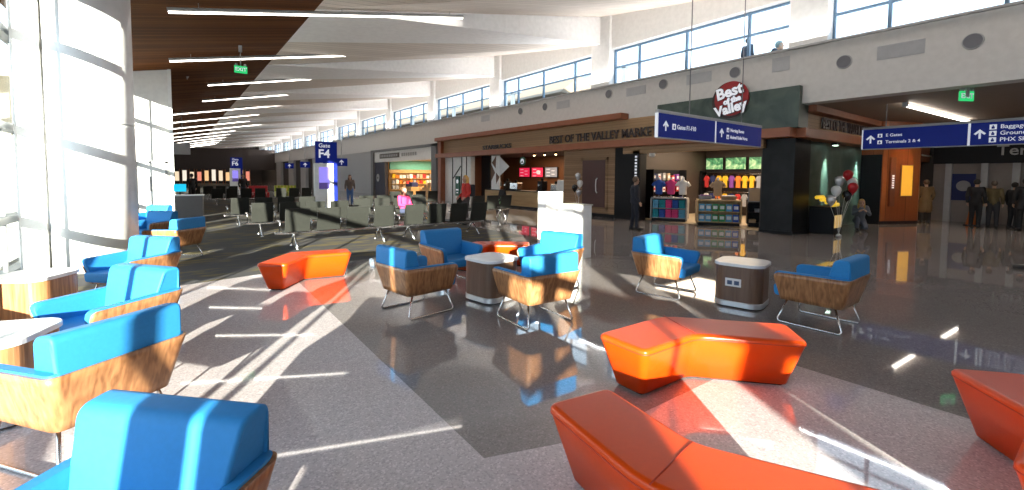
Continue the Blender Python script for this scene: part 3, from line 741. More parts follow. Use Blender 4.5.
t = thing('podium', 'grey gate podium left of the far seats', 'podium', (.48, 20.6, 0), -.1)
obj('body', bx(B(), -.42, .42, -.35, .35, 0, .95, .01), plain('podium_grey', (.13, .12, .115), .5), t); obj('counter', bx(B(), -.45, .45, -.38, .38, .95, .99, .006), 'laminate', t)
mn = obj('monitor', bx(B(), -.48, -.10, .1, .14, 1.1, 1.38, .01), mat('screen_cyan', (.0, .25, .40), .3, emit=.8, ecol=(.0, .32, .5)), t); obj('stand', bx(B(), -.31, -.27, .1, .14, .98, 1.1), 'dark', mn)

t = thing('charging_kiosk', 'tall white kiosk block behind the middle lounge chairs', 'kiosk', (6.95, 7.35, 0), -.10)
obj('tall_panel', bx(B(), -.46, .0, -.02, .30, 0, 1.42, .012), 'clad', t)
obj('low_cabinet', bx(B(), -.18, .34, -.60, -.02, 0, 1.14, .012), 'clad', t)
obj('worktop', bx(B(), -.20, .36, -.62, -.02, 1.14, 1.16, .006), plain('worktop_cream', (.62, .58, .50), .4), t)
obj('shadow_gap', bx(B(), -.17, .33, -.59, .0, .0, .05), 'grey', t)

t = thing('hanging_display', 'small grey display box hanging from the boards far beyond the vestibule corner', 'display', (.62, 40, 0), 0)
obj('case', bx(B(), -.55, .45, -.12, .12, 3.15, 3.95, .02), 'grey', t); obj('pole', cyl(B(), (0, 0, 3.9), (0, 0, ZW(.6)), .03), 'grey', t)
# up-lights on the ledge of the band
t = thing('cove_light', 'continuous up-light tray along the ledge below the clerestory', 'light tray', (14.9, 0, 0), 0)
obj('tray', bx(B(), -.06, .06, Y0 + 1, Y1 - 1, 5.60, 5.655), 'lgrey', t)
# far benches
t = thing('red_bench', 'red upholstered bench far behind the seating rows', 'bench', (4.6, 36.5, 0), 0)
obj('seat', bx(B(), -.8, .9, -.4, .4, .12, .5, .05), mat('red_vinyl', (.42, .015, .02), .4), t); obj('backrest', bx(B(), -.8, .9, .32, .45, .5, .95, .04), bpy.data.materials['red_vinyl'], t); obj('base', bx(B(), -.7, .8, -.3, .4, 0, .12), 'dark', t)
m, nt, out = newmat('striped_green'); b_ = nt.nodes.new('ShaderNodeBsdfPrincipled'); wv = nt.nodes.new('ShaderNodeTexWave'); wv.inputs['Scale'].default_value = 1.4; wv.inputs['Distortion'].default_value = .5
tc = nt.nodes.new('ShaderNodeTexCoord'); rp = nt.nodes.new('ShaderNodeValToRGB'); rp.color_ramp.interpolation = 'CONSTANT'
rp.color_ramp.elements[0].color = (.30, .42, .02, 1); rp.color_ramp.elements[1].color = (.55, .50, .12, 1); rp.color_ramp.elements[1].position = .5
nt.links.new(tc.outputs['Object'], wv.inputs[0]); nt.links.new(wv.outputs[1], rp.inputs[0]); nt.links.new(rp.outputs[0], b_.inputs[0]); nt.links.new(b_.outputs[0], out.inputs[0]); W['stripe'] = m
t = thing('striped_bench', 'green striped bench far behind the seating rows, right of the red bench', 'bench', (6.8, 37.3, 0), 0)
obj('seat', bx(B(), -.75, .75, -.4, .4, .12, .5, .05), 'stripe', t); obj('backrest', bx(B(), -.75, .75, .32, .45, .5, .95, .04), 'stripe', t); obj('base', bx(B(), -.65, .65, -.3, .4, 0, .12), 'dark', t)
# ------------------------------------------------------------------ shop lettering and signs
def lettering(label, s, size, loc, rot, sx=1., cat='shop sign', face='letter'):
    t = thing('shop_lettering', label, cat, loc, rot)
    for i, (dz, m, b, y) in enumerate(((0, 'lgrey', .003, .0), (0, face, .006, -.03))):
        text('letter_backing' if i == 0 else 'letters', s, size, m, t, (0, y, 0), FACE_NY, .015, 'LEFT', b, sx)
    return t
lettering('dark raised letters reading STARBUCKS on the boarded fascia', 'STARBUCKS', .34, (14.93, 22.75, 3.44), -PI / 2, 1.55)
lettering('long row of dark raised letters on the boarded fascia above the market, facing the concourse', 'BEST OF THE VALLEY MARKET', .50, (14.92, 16.75, 3.53), -PI / 2, .92)
lettering('dark raised letters round the corner on the side corridor fascia', 'BEST OF THE VALLEY MARKET', .50, (16.75, 5.68, 3.53), 0, .74)
t = thing('shop_sign', 'round dark red sign reading Best of the Valley on the marble upstand', 'shop sign', (14.74, 7.62, 4.36), -PI / 2)
bm = B(); cyl(bm, (0, .05, 0), (0, -.03, 0), .56, None, 40); obj('disc', bm, 'red', t)
bm = B(); cyl(bm, (-.06, .06, -.04), (-.06, -.0, -.04), .60, None, 40); obj('rim', bm, 'letter', t)
for s, sz, x, z in (('Best', .50, -.05, .22), ('of the', .24, .05, -.06), ('Valley', .44, .0, -.33)):
    text('letter_backing', s, sz, 'letter', t, (x, -.04, z), (PI / 2, -.2, 0), .01, 'CENTER', .035)
    text('letters', s, sz, 'signwhite', t, (x, -.06, z), (PI / 2, -.2, 0), .012, 'CENTER', .016)
t = thing('shop_sign', 'dark name panel with pale illegible lettering over the gift shop opening', 'shop sign', (14.93, 39.6, 3.46), -PI / 2)
obj('panel', bx(B(), 0, 4.3, -.03, .02, -.2, .2, .005), plain('gift_sign_brown', (.10, .085, .075), .5), t)
bm = B()
for q in range(10): bx(bm, .25 + q * .39, .5 + q * .39, -.045, -.03, -.1, .1)
obj('lettering', bm, 'lgrey', t)
bm = B()
for q in range(7): bx(bm, 4.8 + q * .42, 5.06 + q * .42, -.02, .02, -.13, .13)
obj('faint_lettering', bm, 'lgrey', t)
lettering('raised letters Terminal on the dark header at the corridor end', 'Terminal', .55, (26.0, 2.75, 2.9), -PI / 2, 1., 'shop sign', 'lgrey')
t = thing('vertical_sign', 'black jamb sign with a column of small white marks left of the market opening', 'shop sign', (15.08, 11.62, 0), -PI / 2)
obj('panel', bx(B(), -.16, .16, -.03, .02, .9, 2.85), 'dark', t)
bm = B()
for q in range(11): bx(bm, -.05, .05, -.045, -.03, 1.25 + q * .13, 1.33 + q * .13)
obj('lettering', bm, 'signwhite', t)
t = thing('roundel_sign', 'round green and white hanging sign over the coffee counter', 'shop sign', (15.25, 19.3, 2.58), -PI / 2)
bm = B(); cyl(bm, (0, .03, 0), (0, -.03, 0), .24, None, 28); obj('ring', bm, plain('coffee_green', (.0, .10, .05), .4), t)
bm = B(); cyl(bm, (0, .035, 0), (0, -.035, 0), .15, None, 24); obj('centre', bm, 'signwhite', t)
bm = B(); cyl(bm, (0, .037, -.03), (0, -.038, -.03), .06, None, 16); bx(bm, -.1, .1, -.038, .037, -.09, -.05); obj('emblem', bm, bpy.data.materials['coffee_green'], t)
obj('hanger', cyl(B(), (0, 0, .24), (0, 0, .42), .012), 'dark', t)
t = thing('banner', 'green vertical banner on the white boarding left of the coffee bar', 'banner', (15.02, 25.9, 0), -PI / 2)
obj('cloth', bx(B(), -.27, .27, -.03, .03, .45, 1.75, .005), bpy.data.materials['coffee_green'], t)
bm = B(); cyl(bm, (0, -.03, 1.4), (0, -.036, 1.4), .14, None, 20); bx(bm, -.15, .15, -.036, -.03, .8, .9); bx(bm, -.1, .1, -.036, -.03, .62, .7); obj('emblem', bm, 'signwhite', t)
t = thing('chalkboard', 'black folding chalkboard standing in front of the coffee counter', 'sign board', (14.2, 19.7, 0), -PI / 2 - .15)
bm = B(); polyx(bm, [(-.26, 0), (-.23, 0), (.0, 1.0), (-.03, 1.02)], -.32, .32); polyx(bm, [(.26, 0), (.23, 0), (-.01, .98), (.02, 1.0)], -.32, .32)
obj('frame', bm, 'dark', t)
bm = B()
for a in range(7):
    x, z = -.16 + .05 * a, .45 + .22 * math.sin(a * 1.3); quad(bm, (x, -.27 + z * .245, z), (x + .07, -.27 + z * .245, z + .02), (x + .09, -.27 + (z + .12) * .245, z + .12), (x + .01, -.27 + (z + .1) * .245, z + .1))
obj('drawing', bm, plain('chalk_green', (.25, .55, .25), .8), t)

# ------------------------------------------------------------------ coffee bar
t = thing('coffee_counter', 'pale oak coffee counter under the menu screens', 'counter', (15.45, 16.1, 0))
obj('body', bx(B(), 0, .62, 0, 7.2, 0, .92), 'oak', t); obj('worktop', bx(B(), -.05, .68, -.02, 7.22, .92, .97, .008), 'dark', t)
obj('kickboard', bx(B(), -.01, 0, 0, 7.2, 0, .1), 'dark', t)
mcol = [(.42, .01, .04), (.5, .02, .05), (.25, .27, .32)]
for i, y in enumerate((24.9, 23.5, 22.1)):
    t = thing('menu_screen', 'bright menu screen on the dark coffee bar wall, %s of three' % ('left red one', 'middle red one', 'right grey one')[i], 'menu screen', (19.85, y, 2.05), -PI / 2, 'menu screens')
    obj('bezel', bx(B(), -.6, .6, 0, .08, -.34, .34), 'dark', t)
    s = obj('screen', bx(B(), -.57, .57, -.015, 0, -.31, .31), mat('menu_%d' % i, mcol[i], .4, emit=(.9, .9, .3)[i]), t)
    bm = B()
    for q in range(5):
        bx(bm, -.45 + (q % 2) * .5, -.1 + (q % 2) * .45, -.02, -.015, .18 - .11 * q, .22 - .11 * q)
    if i == 1: ball(bm, (.12, -.015, 0), .2, 1.2, .05, .7)
    obj('menu_text', bm, 'signwhite', s)
t = thing('decorative_screen', 'white slatted screen with triangles standing on the coffee counter', 'screen', (15.4, 22.2, .97), -PI / 2)
obj('panel', bx(B(), -.3, .55, -.02, .03, 0, 2.02), 'clad', t)
bm = B()
for (a, b, c) in (((-.3, .5), (.1, 1.0), (-.3, 1.5)), ((-.25, 1.6), (.15, 1.25), (.2, 2.0)), ((.55, .75), (.2, .3), (.2, 1.0))):
    vs = [bm.verts.new((p[0], -.022, p[1])) for p in (a, b, c)]; bm.faces.new(vs)
obj('triangles', solid(bm, .004), plain('art_brown', (.16, .07, .035), .5), t)
bm = B(); vs = [bm.verts.new((p[0], -.01, p[1])) for p in ((.58, .8), (1.5, 1.35), (.58, 1.95))]; bm.faces.new(vs); obj('pennant', solid(bm, .03), 'laminate', t)
def machine(label, loc, w, h, c, cat='coffee machine'):
    t = thing('coffee_machine', label, cat, loc, -PI / 2)
    obj('body', bx(B(), -w / 2, w / 2, -.18, .2, .05, h, .02), c, t); obj('drip_tray', bx(B(), -w / 2, w / 2, -.24, .1, 0, .06, .01), 'dark', t)
    obj('spout', bx(B(), -.05, .05, -.24, -.18, h * .5, h * .68), 'chrome', t); obj('hopper', lathe(B(), [(.05, h), (.09, h + .14), (.02, h + .15)], 14), 'dark', t)
machine('silver espresso machine on the left half of the coffee counter', (15.8, 20.6, .97), .7, .42, 'chrome')
machine('dark grinder on the coffee counter left of the espresso machine', (15.8, 21.4, .97), .25, .5, 'dark')
machine('dark brewer on the right half of the coffee counter', (15.8, 18.3, .97), .4, .55, 'dark')
machine('steel brewer at the right end of the coffee counter', (15.8, 17.2, .97), .45, .4, 'chrome')
t = thing('pastry_case', 'white pastry case at the right end of the coffee counter', 'display case', (15.75, 16.5, .97), -PI / 2)
obj('case', bx(B(), -.35, .35, -.2, .2, 0, .62, .02), 'clad', t); obj('base', bx(B(), -.36, .36, -.22, .2, 0, .05), 'grey', t)
for i, y in enumerate((17.0, 17.9, 18.8, 19.7)):
    t = thing('pendant_lamp', 'small warm downlight over the coffee bar, number %d from the right' % (i + 1), 'lamp', (16.4, y, 3.1), 0, 'coffee bar downlights')
    obj('shade', lathe(B(), [(.07, 0), (.08, -.1), (.085, -.14)], 16), 'dark', t); obj('bulb', ball(B(), (0, 0, -.14), .055), 'warm', t)

# ------------------------------------------------------------------ market stock
def torso(label, loc, rz, c, stand=0., cname=None):
    t = thing('mannequin', label, 'mannequin', loc, rz, 'dressed shop torsos')
    bm = B(); bm = lathe(bm, [(.13, .0), (.15, .06), (.135, .2), (.16, .36), (.175, .47), (.13, .55), (.055, .59), (.05, .64)], 18)
    for v in bm.verts: v.co.y *= .62
    for sx in (-1, 1): cyl(bm, (sx * .14, 0, .5), (sx * .25, .0, .34), .062, .07, 10)
    obj('shirt', bm, plain('shirt_' + (cname or label[:8]), c, .8), t)
    obj('neck', cyl(B(), (0, 0, .6), (0, 0, .7), .045, .04, 10), 'laminate', t)
    if stand: 
        obj('stand', cyl(B(), (0, 0, -stand), (0, 0, .02), .018), 'chrome', t); obj('base', cyl(B(), (0, 0, -stand), (0, 0, -stand + .02), .15, .14, 18), 'chrome', t)
    return t
def display_table(label, loc, rz, w, d, h, m, trim):
    t = thing('display_table', label, 'display table', loc, rz, 'market display tables')
    obj('top', bx(B(), -w / 2, w / 2, -d / 2, d / 2, h - .05, h, .006), trim, t)
    obj('back_panel', bx(B(), -w / 2 + .03, w / 2 - .03, d / 2 - .3, d / 2 - .27, .1, h - .05), m, t)
    for sx in (-1, 1): obj('side_panel', bx(B(), sx * w / 2 - .025, sx * w / 2 + .025, -d / 2, d / 2, .1, h - .05), trim, t)
    for z in (.12, .5): obj('shelf', bx(B(), -w / 2, w / 2, -d / 2 + .02, d / 2, z, z + .03), trim, t)
    obj('plinth', bx(B(), -w / 2 + .03, w / 2 - .03, -d / 2 + .04, d / 2 - .04, 0, .12), 'dark', t)
    return t
MT = [((16.15, 10.75, 0), -PI / 2 + .45, 1.35, 'shelved display table with pink and blue folded shirts in the market'), ((16.2, 8.75, 0), -PI / 2 + .62, 1.45, 'wooden display table with rows of books, middle of the market opening'), ((17.0, 7.6, 0), -PI / 2 + .5, .8, 'black display stand by the black column in the market')]
display_table(MT[0][3], MT[0][0], MT[0][1], 1.35, .8, .95, 'dark', 'grey')
display_table(MT[1][3], MT[1][0], MT[1][1], 1.45, .8, .95, 'oak', 'oak')
display_table(MT[2][3], MT[2][0], MT[2][1], .8, .7, .9, 'dark', 'dark')
def on_table(k, x, y, z):
    p, rz = MT[k][0], MT[k][1]
    return (p[0] + x * math.cos(rz) - y * math.sin(rz), p[1] + x * math.sin(rz) + y * math.cos(rz), z), rz
PAL = {'pink': (.75, .06, .25), 'teal': (.02, .30, .38), 'blue': (.03, .10, .45), 'navy': (.02, .03, .12), 'sky': (.12, .38, .6), 'white': (.75, .75, .75), 'tan': (.45, .32, .2), 'yellow': (.75, .45, .02), 'red': (.5, .03, .03), 'green': (.05, .3, .12), 'purple': (.2, .05, .3), 'orange': (.75, .2, .02), 'grey': (.3, .3, .32)}
for kk, vv in PAL.items(): plain('cloth_' + kk, vv, .8)
cl = lambda c: bpy.data.materials['cloth_' + c]
def folded(loc, rz, c, label, group, n=4):
    t = thing('folded_shirt_stack', label, 'folded shirts', loc, rz, group)
    for q in range(n): obj('folded_shirt', bx(B(), -.115 + .004 * (q % 2), .115, -.15, .15, q * .065, q * .065 + .06, .02), cl(c), t)
    return t
rows = [('teal', 'blue', 'pink', 'pink', 'sky'), ('sky', 'teal', 'pink', 'blue', 'teal')]
for r, z in enumerate((.15, .53)):
    for i, c in enumerate(rows[r]):
        (p, rz) = on_table(0, -.5 + .25 * i, -.2, z); folded(p, rz, c, '%s folded shirts, %s shelf of the market table, stack %d from its left end' % (c, ('lower', 'upper')[r], i + 1), 'folded shirts in the market', 5)
def book(loc, rz, c, label):
    t = thing('book', label, 'book', loc, rz, 'face-out books in the market')
    obj('cover', bx(B(), -.1, .1, -.02, .02, 0, .26, .003), cl(c), t); obj('cover_panel', bx(B(), -.07, .07, -.024, -.02, .08, .2), cl('white') if c != 'white' else cl('sky'), t)
for r, z in enumerate((.155, .535)):
    for i, c in enumerate(('sky', 'sky', 'green', 'green', 'sky', 'blue')):
        (p, rz) = on_table(1, -.58 + .23 * i, -.3, z); book(p, rz, c, '%s face-out book on the %s shelf of the wooden table, %d from the left' % (c, ('lower', 'upper')[r], i + 1))
for i, c in enumerate(('tan', 'grey', 'tan', 'navy')):
    (p, rz) = on_table(2, -.25 + .17 * i, -.2, .53 if i % 2 else .15); folded(p, rz, c, '%s folded stack on the black display stand, %d from its left' % (c, i + 1), 'folded goods on the black stand', 2)
for lab, k, x, y, z, c in (('blue shirt torso on the folded shirt table', 0, -.44, 0, .95, 'blue'), ('bright pink shirt torso on the folded shirt table', 0, .03, .05, .95, 'pink'), ('white shirt torso at the right end of the folded shirt table', 0, .50, -.1, .95, 'white'), ('tan shirt torso behind the book table', 1, .0, .2, .95, 'tan')):
    p, rz = on_table(k, x, y, z + .12); t = torso(lab, p, rz, PAL[c], .12, c)
p, rz = on_table(1, .35, -.05, .95)
t = thing('gift_basket', 'pale woven gift box on the book table', 'gift box', p, rz + .3); obj('box', prism(B(), rrect(.4, .3, .03), 0, .12, rrect(.5, .4, .04)), cl('tan'), t); obj('lining', bx(B(), -.2, .2, -.15, .15, .1, .16, .02), cl('white'), t)
p, rz = on_table(1, -.45, .0, .95); t = thing('gift_basket', 'dark open box of gifts at the left of the book table', 'gift box', p, rz); obj('box', prism(B(), rrect(.4, .3, .03), 0, .14, rrect(.46, .36, .04)), cl('grey'), t); obj('lining', bx(B(), -.17, .17, -.12, .12, .1, .17, .02), cl('purple'), t)
p, rz = on_table(2, 0, 0, .9); t = thing('poster_stand', 'grey poster board leaning on the black display stand', 'poster', p, rz - .2); b1 = B(); polyx(b1, [(-.02, 0), (.02, 0), (.14, .5), (.1, .5)], -.4, .35); obj('board', b1, cl('grey'), t); b1 = B(); polyx(b1, [(-.0225, .02), (-.02, .02), (.095, .48), (.0925, .48)], -.36, .31); obj('print', b1, cl('tan'), t)
# wall racks with hanging shirts
rk = random.Random(4)
t = thing('clothes_rack', 'market wall rack of hanging colourful shirts under green photographs', 'rack', (21.2, 9.6, 0), -PI / 2)
obj('frame', bx(bx(bx(B(), -2.6, -2.54, -.4, .1, 0, 2.1), 2.54, 2.6, -.4, .1, 0, 2.1), -2.6, 2.6, -.4, .1, 2.05, 2.1), 'dark', t)
for z in (.55, 1.1, 1.95): obj('rail', cyl(B(), (-2.6, -.2, z), (2.6, -.2, z), .02), 'chrome', t)
for r, z in enumerate((1.92, 1.07)):
    for i in range(16):
        c = rk.choice(['grey', 'yellow', 'orange', 'red', 'navy', 'white', 'yellow', 'purple', 'teal', 'tan'])
        x = -2.35 + .31 * i
        t = thing('hanging_shirt', '%s shirt on the %s rail of the market clothes rack, number %d from left' % (c, ('upper', 'lower')[r], i + 1), 'shirt', (21.0, 9.6 - x, z), -PI / 2, 'shirts on the market wall rack')
        bm = B(); prism(bm, rrect(.2, .1, .03, 3), -.62, -.06, rrect(.17, .09, .03, 3)); 
        for sx in (-1, 1): cyl(bm, (sx * .06, 0, -.1), (sx * .14, 0, -.3), .045, .05, 8)
        obj('shirt', bm, cl(c), t); obj('hanger', tube(B(), [(0, 0, .03), (0, 0, -.06)], .006, 6), 'chrome', t)
m, nt, out = newmat('leaf_photo'); b_ = nt.nodes.new('ShaderNodeBsdfPrincipled'); nz = nt.nodes.new('ShaderNodeTexNoise'); nz.inputs['Scale'].default_value = 2.6; nz.inputs['Detail'].default_value = 6; nz.inputs['Distortion'].default_value = 1.2
rp = nt.nodes.new('ShaderNodeValToRGB'); e = rp.color_ramp.elements; e[0].color = (.01, .04, .02, 1); e[0].position = .35; e[1].color = (.45, .55, .30, 1); e[1].position = .68; q = e.new(.5); q.color = (.06, .22, .09, 1)
tc = nt.nodes.new('ShaderNodeTexCoord'); nt.links.new(tc.outputs['Object'], nz.inputs[0]); nt.links.new(nz.outputs[0], rp.inputs[0]); nt.links.new(rp.outputs[0], b_.inputs[0]); nt.links.new(rp.outputs[0], b_.inputs['Emission Color']); b_.inputs['Emission Strength'].default_value = .6; nt.links.new(b_.outputs[0], out.inputs[0]); W['leaf'] = m
for i, (y0, y1) in enumerate(((12.2, 11.3), (11.2, 10.2), (10.1, 9.0), (8.9, 8.0), (7.9, 7.0))):
    t = thing('backlit_photo', 'backlit green leaf photograph high on the market wall, %s from the left' % ('first', 'second', 'third', 'fourth', 'fifth')[i], 'picture', (21.3, (y0 + y1) / 2, 2.45), -PI / 2, 'green photographs in the market')
    obj('frame', bx(B(), -(y0 - y1) / 2, (y0 - y1) / 2, 0, .06, -.3, .3), 'dark', t); obj('photo', bx(B(), -(y0 - y1) / 2 + .03, (y0 - y1) / 2 - .03, -.01, 0, -.27, .27), 'leaf', t)
t = thing('shelf_unit', 'dark shelf unit with small goods at the left side of the market', 'shelf', (17.6, 12.1, 0), 0)
obj('case', bx(bx(bx(B(), -1.2, 1.2, -.05, .1, 0, 2.1), -1.25, -1.2, -.4, .1, 0, 2.1), 1.2, 1.25, -.4, .1, 0, 2.1), 'dark', t)
for z in (.1, .6, 1.1, 1.6): obj('shelf', bx(B(), -1.2, 1.2, -.4, .05, z, z + .03), 'dark', t)
for z in (.13, .63, 1.13, 1.63):
    for i in range(7):
        c = rk.choice(['tan', 'grey', 'white', 'navy', 'purple', 'red']); tt = thing('boxed_gift', '%s boxed gift on the dark shelf unit, shelf %d from floor, %d from left' % (c, int(z / .5) + 1, i + 1), 'box', (16.55 + .34 * i, 11.85, z), 0, 'boxed gifts on the dark shelves')
        hgt = .18 + rk.random() * .16; obj('box', bx(B(), -.1, .1, -.08, .08, 0, hgt, .01), cl(c), tt); obj('box_label', bx(B(), -.06, .06, -.084, -.08, hgt * .3, hgt * .7), cl('white') if c != 'white' else cl('red'), tt)
for i, (x, y, z, c, lb) in enumerate(((17.9, 7.4, 1.6, 'purple', 'purple child shirt torso high by the black column'), (18.5, 7.5, 1.6, 'green', 'dark green shirt torso high by the black column'))):
    torso(lb, (x, y, z), -PI / 2 + .5, PAL[c], z, c)
t = thing('poster', 'pale poster with pink figures on the market side wall', 'poster', (19.4, 6.93, 1.95), PI); obj('frame', bx(B(), -.9, .9, -.02, .02, -.5, .6), cl('white'), t); bm = B(); ball(bm, (-.3, -.02, .1), .28, 1, .05, 1.2); ball(bm, (.35, -.02, .2), .2, 1, .05, 1.3); obj('figures', bm, cl('pink'), t)
for i, (x, y) in enumerate(((16.6, 11.4), (16.6, 10.0), (16.6, 8.6), (19.3, 11.2), (19.3, 9.6), (19.3, 8.0))):
    t = thing('downlight', 'round downlight in the market ceiling, %s row, %d from the left' % (('front', 'back')[i // 3], i % 3 + 1), 'ceiling light', (x, y, 3.15), 0, 'market downlights')
    obj('trim', lathe(B(), [(.13, 0), (.13, -.03), (.1, -.035)], 20), 'clad', t); obj('bulb', cyl(B(), (0, 0, -.036), (0, 0, -.045), .095, None, 18), 'warm', t)
t = thing('dome_camera', 'white dome camera under the lower cornice left of the market opening', 'camera', (15.25, 11.0, 2.72), 0); obj('base', cyl(B(), (0, 0, -.05), (0, 0, 0), .12), 'clad', t); obj('dome', ball(B(), (0, 0, -.07), .13, 1, 1, .8), 'clad', t)

# corner outside: lit fruit case, wall washers
t = thing('fruit_case', 'black display case heaped with yellow fruit right of the black column', 'display case', (16.88, 5.5, 0), .0)
obj('case', bx(B(), -.36, .36, -.35, .35, 0, .8, .01), 'dark', t); bm = B()
for q in range(3): bx(bm, -.32 + .22 * q, -.14 + .22 * q, -.36, -.35, .2, .6)
obj('front_graphics', bm, mat('case_graphic', (.5, .33, .12), .5, emit=.5), t)
obj('tray', prism(B(), rrect(.72, .7, .02), .8, .86), 'dark', t)
for i in range(30):
    q = rk.random(); o = obj('lemon', ball(B(), (0, 0, 0), .062, 1.2, 1, 1, 10, 7), mat('lemon_glow', (.85, .55, .04), .45, emit=.35) if i == 0 else bpy.data.materials['lemon_glow'])  # fruit emits light: the case lighting is put into its colour
    k, r_ = i % 5, (i // 5) % 4; up = i // 20
    tag(o, 'yellow fruit in the heap on the black case', 'fruit', 'heaped yellow fruit', (16.62 + .128 * k + .05 * up, 5.26 + .14 * r_ + .1 * up, .925 + .075 * r_ + .09 * up))
for i, (x, lb) in enumerate(((18.1, 'left wall washer lighting the green marble'), (21.3, 'right wall washer lighting the green marble'))):
    t = thing('accent_light', lb, 'wall light', (x, 5.68, 2.95), 0, 'marble wall washers'); obj('body', bx(B(), -.14, .14, -.06, .1, -.06, .02, .01), 'dark', t); obj('lens', bx(B(), -.1, .1, -.03, .07, -.07, -.06), emis('washer_lens', (.7, 1, .8), 6) if i == 0 else bpy.data.materials['washer_lens'], t)
t = thing('notice_panel', 'glowing yellow notice panel on the red wood wall', 'sign', (22.93, 4.79, 1.70), -.411); obj('frame', bx(B(), -.3, .3, -.01, .05, -.62, .62), 'cornice', t); obj('panel', bx(B(), -.27, .27, -.02, -.01, -.59, .59), mat('panel_yellow', (.6, .30, .03), .4, emit=.55), t)
t = thing('vertical_sign', 'narrow black sign with small white letters on the red wood wall', 'sign', (22.26, 5.07, 1.6), -.411); obj('panel', bx(B(), -.12, .12, -.02, .05, -.9, 1.0), plain('sign_brown', (.16, .05, .025), .4), t)
bm = B(); 
for q in range(6): bx(bm, -.05, .05, -.03, -.02, -.2 + q * .09, -.14 + q * .09)
obj('lettering', bm, 'signwhite', t)
t = thing('bracket_lamp', 'brass bracket arm lamp over the small dark shop right of the red wood wall', 'wall light', (23.75, 4.7, 2.75), 0); obj('arm', cyl(B(), (0, 0, 0), (2.3, 0, .0), .035), 'clad', t); obj('head', ball(B(), (.0, 0, 0), .12), 'clad', t)
t = thing('shop_counter', 'low lit counter in the small dark shop at the right', 'counter', (24.6, 5.6, 0), 0); obj('body', bx(B(), -.7, .7, -.3, .3, 0, .85, .01), 'redwood', t); obj('top', bx(B(), -.74, .74, -.34, .34, .85, .9), 'oak', t)
t = thing('poster', 'blue poster with a pale round motif on the corridor end wall', 'poster', (26.17, 3.65, 1.45), -PI / 2); obj('sheet', bx(B(), -.35, .35, -.02, 0, -.55, .55), cl('navy'), t); bm = B(); cyl(bm, (0, -.02, .05), (0, -.026, .05), .22, None, 20); obj('motif', bm, cl('grey'), t)
t = thing('caution_cone', 'orange caution stand by the group of dark-coated people', 'cone', (24.6, 3.15, 0), 0); obj('body', prism(B(), rrect(.3, .3, .04), 0.03, .95, rrect(.06, .06, .02)), plain('cone_orange', (.5, .12, .01), .5), t); obj('base', bx(B(), -.2, .2, -.2, .2, 0, .03), 'dark', t)

# ------------------------------------------------------------------ gift shop
t = thing('shelving_unit', 'lit wall shelving full of goods in the gift shop', 'shelf', (17.75, 38.45, 0), 0)
obj('back', bx(B(), -2.4, 2.6, 0, .06, 0, 2.3), 'oak', t)
for z in (.5, 1.0, 1.5, 2.0): obj('shelf', bx(B(), -2.4, 2.6, -.35, 0, z, z + .03), 'oak', t)
for r, z in enumerate((.53, 1.03, 1.53)):
    for i in range(14):
        c = rk.choice(['tan', 'orange', 'red', 'grey', 'yellow', 'white']); tt = thing('boxed_gift', '%s gift on shelf %d of the gift shop wall, number %d from left' % (c, r + 1, i + 1), 'box', (15.65 + .33 * i, 38.25, z), 0, 'goods on the gift shop shelves')
        hg = .2 + .2 * rk.random(); obj('box', bx(B(), -.13, .13, -.1, .1, 0, hg, .01), cl(c), tt)
struct('wall_gift_frieze', bx(B(), 15.4, 20.4, 38.4, 38.6, 2.3, 3.1), plain('teal_frieze', (.12, .42, .38), .6))
t = thing('round_emblem', 'round pale emblem on the dark left jamb of the gift shop', 'sign', (14.98, 40.2, 1.55), -PI / 2); obj('disc', cyl(B(), (0, 0, 0), (0, -.04, 0), .35, None, 28), 'lgrey', t); obj('emblem', bx(bx(B(), -.2, .2, -.05, -.04, .02, .07), -.15, .15, -.05, -.04, -.08, -.03), 'dark', t)
for i, y in enumerate((36.5, 33.0)):
    t = thing('floor_display', 'low goods display in the gift shop opening, %s one' % ('left', 'right')[i], 'display table', (16.6, y, 0), -PI / 2); obj('body', bx(B(), -.7, .7, -.4, .4, 0, .8, .01), 'oak', t); obj('goods', bx(bx(B(), -.6, -.1, -.3, .3, .8, 1.05, .03), .05, .6, -.3, .3, .8, 1.2, .03), cl(('navy', 'tan')[i]), t)

# ------------------------------------------------------------------ far end of the concourse
fr = random.Random(11)
for i in range(13):
    x = -1.5 + i * 1.05; c = fr.choice([(1, .62, .3), (1, .8, .55), (.9, .3, .2), (1, .9, .75)])
    t = thing('lit_opening', 'small lit shop window in the dark far end of the concourse, %d from the left' % (i + 1), 'shop window', (x, 96.0, 0), 0, 'lit shop windows at the far end')
    obj('pane', bx(B(), -.3, .28, -.05, .0, .6, 2.1 + fr.random() * .5), mat('far_lit_%d' % i, tuple(k * .35 for k in c), .6, emit=.5, ecol=c), t); obj('frame', bx(bx(B(), -.42, -.3, -.1, .1, 0, 2.8), .28, .42, -.1, .1, 0, 2.8), 'cornice', t)
# ------------------------------------------------------------------ people
def remesh(bm, vox, name, m, parent, smooth_it=3):
    me = bpy.data.meshes.new('tmp'); bm.to_mesh(me); bm.free()
    o = bpy.data.objects.new('tmp', me); COL.objects.link(o)
    r = o.modifiers.new('r', 'REMESH'); r.mode = 'VOXEL'; r.voxel_size = vox; r.use_smooth_shade = True
    s = o.modifiers.new('s', 'SMOOTH'); s.factor = .5; s.iterations = smooth_it
    dg = bpy.context.evaluated_depsgraph_get(); out = bpy.data.meshes.new_from_object(o.evaluated_get(dg))
    COL.objects.unlink(o); bpy.data.objects.remove(o); bpy.data.meshes.remove(me)
    out.name = name; out.materials.clear()
    return obj(name, out, m, parent)
def cap(bm, a, b, r0, r1):
    """tapered limb with ball ends"""
    cyl(bm, a, b, r0, r1, 10); ball(bm, a, r0, u=10, v=7); ball(bm, b, r1, u=10, v=7); return bm
V3 = Vector
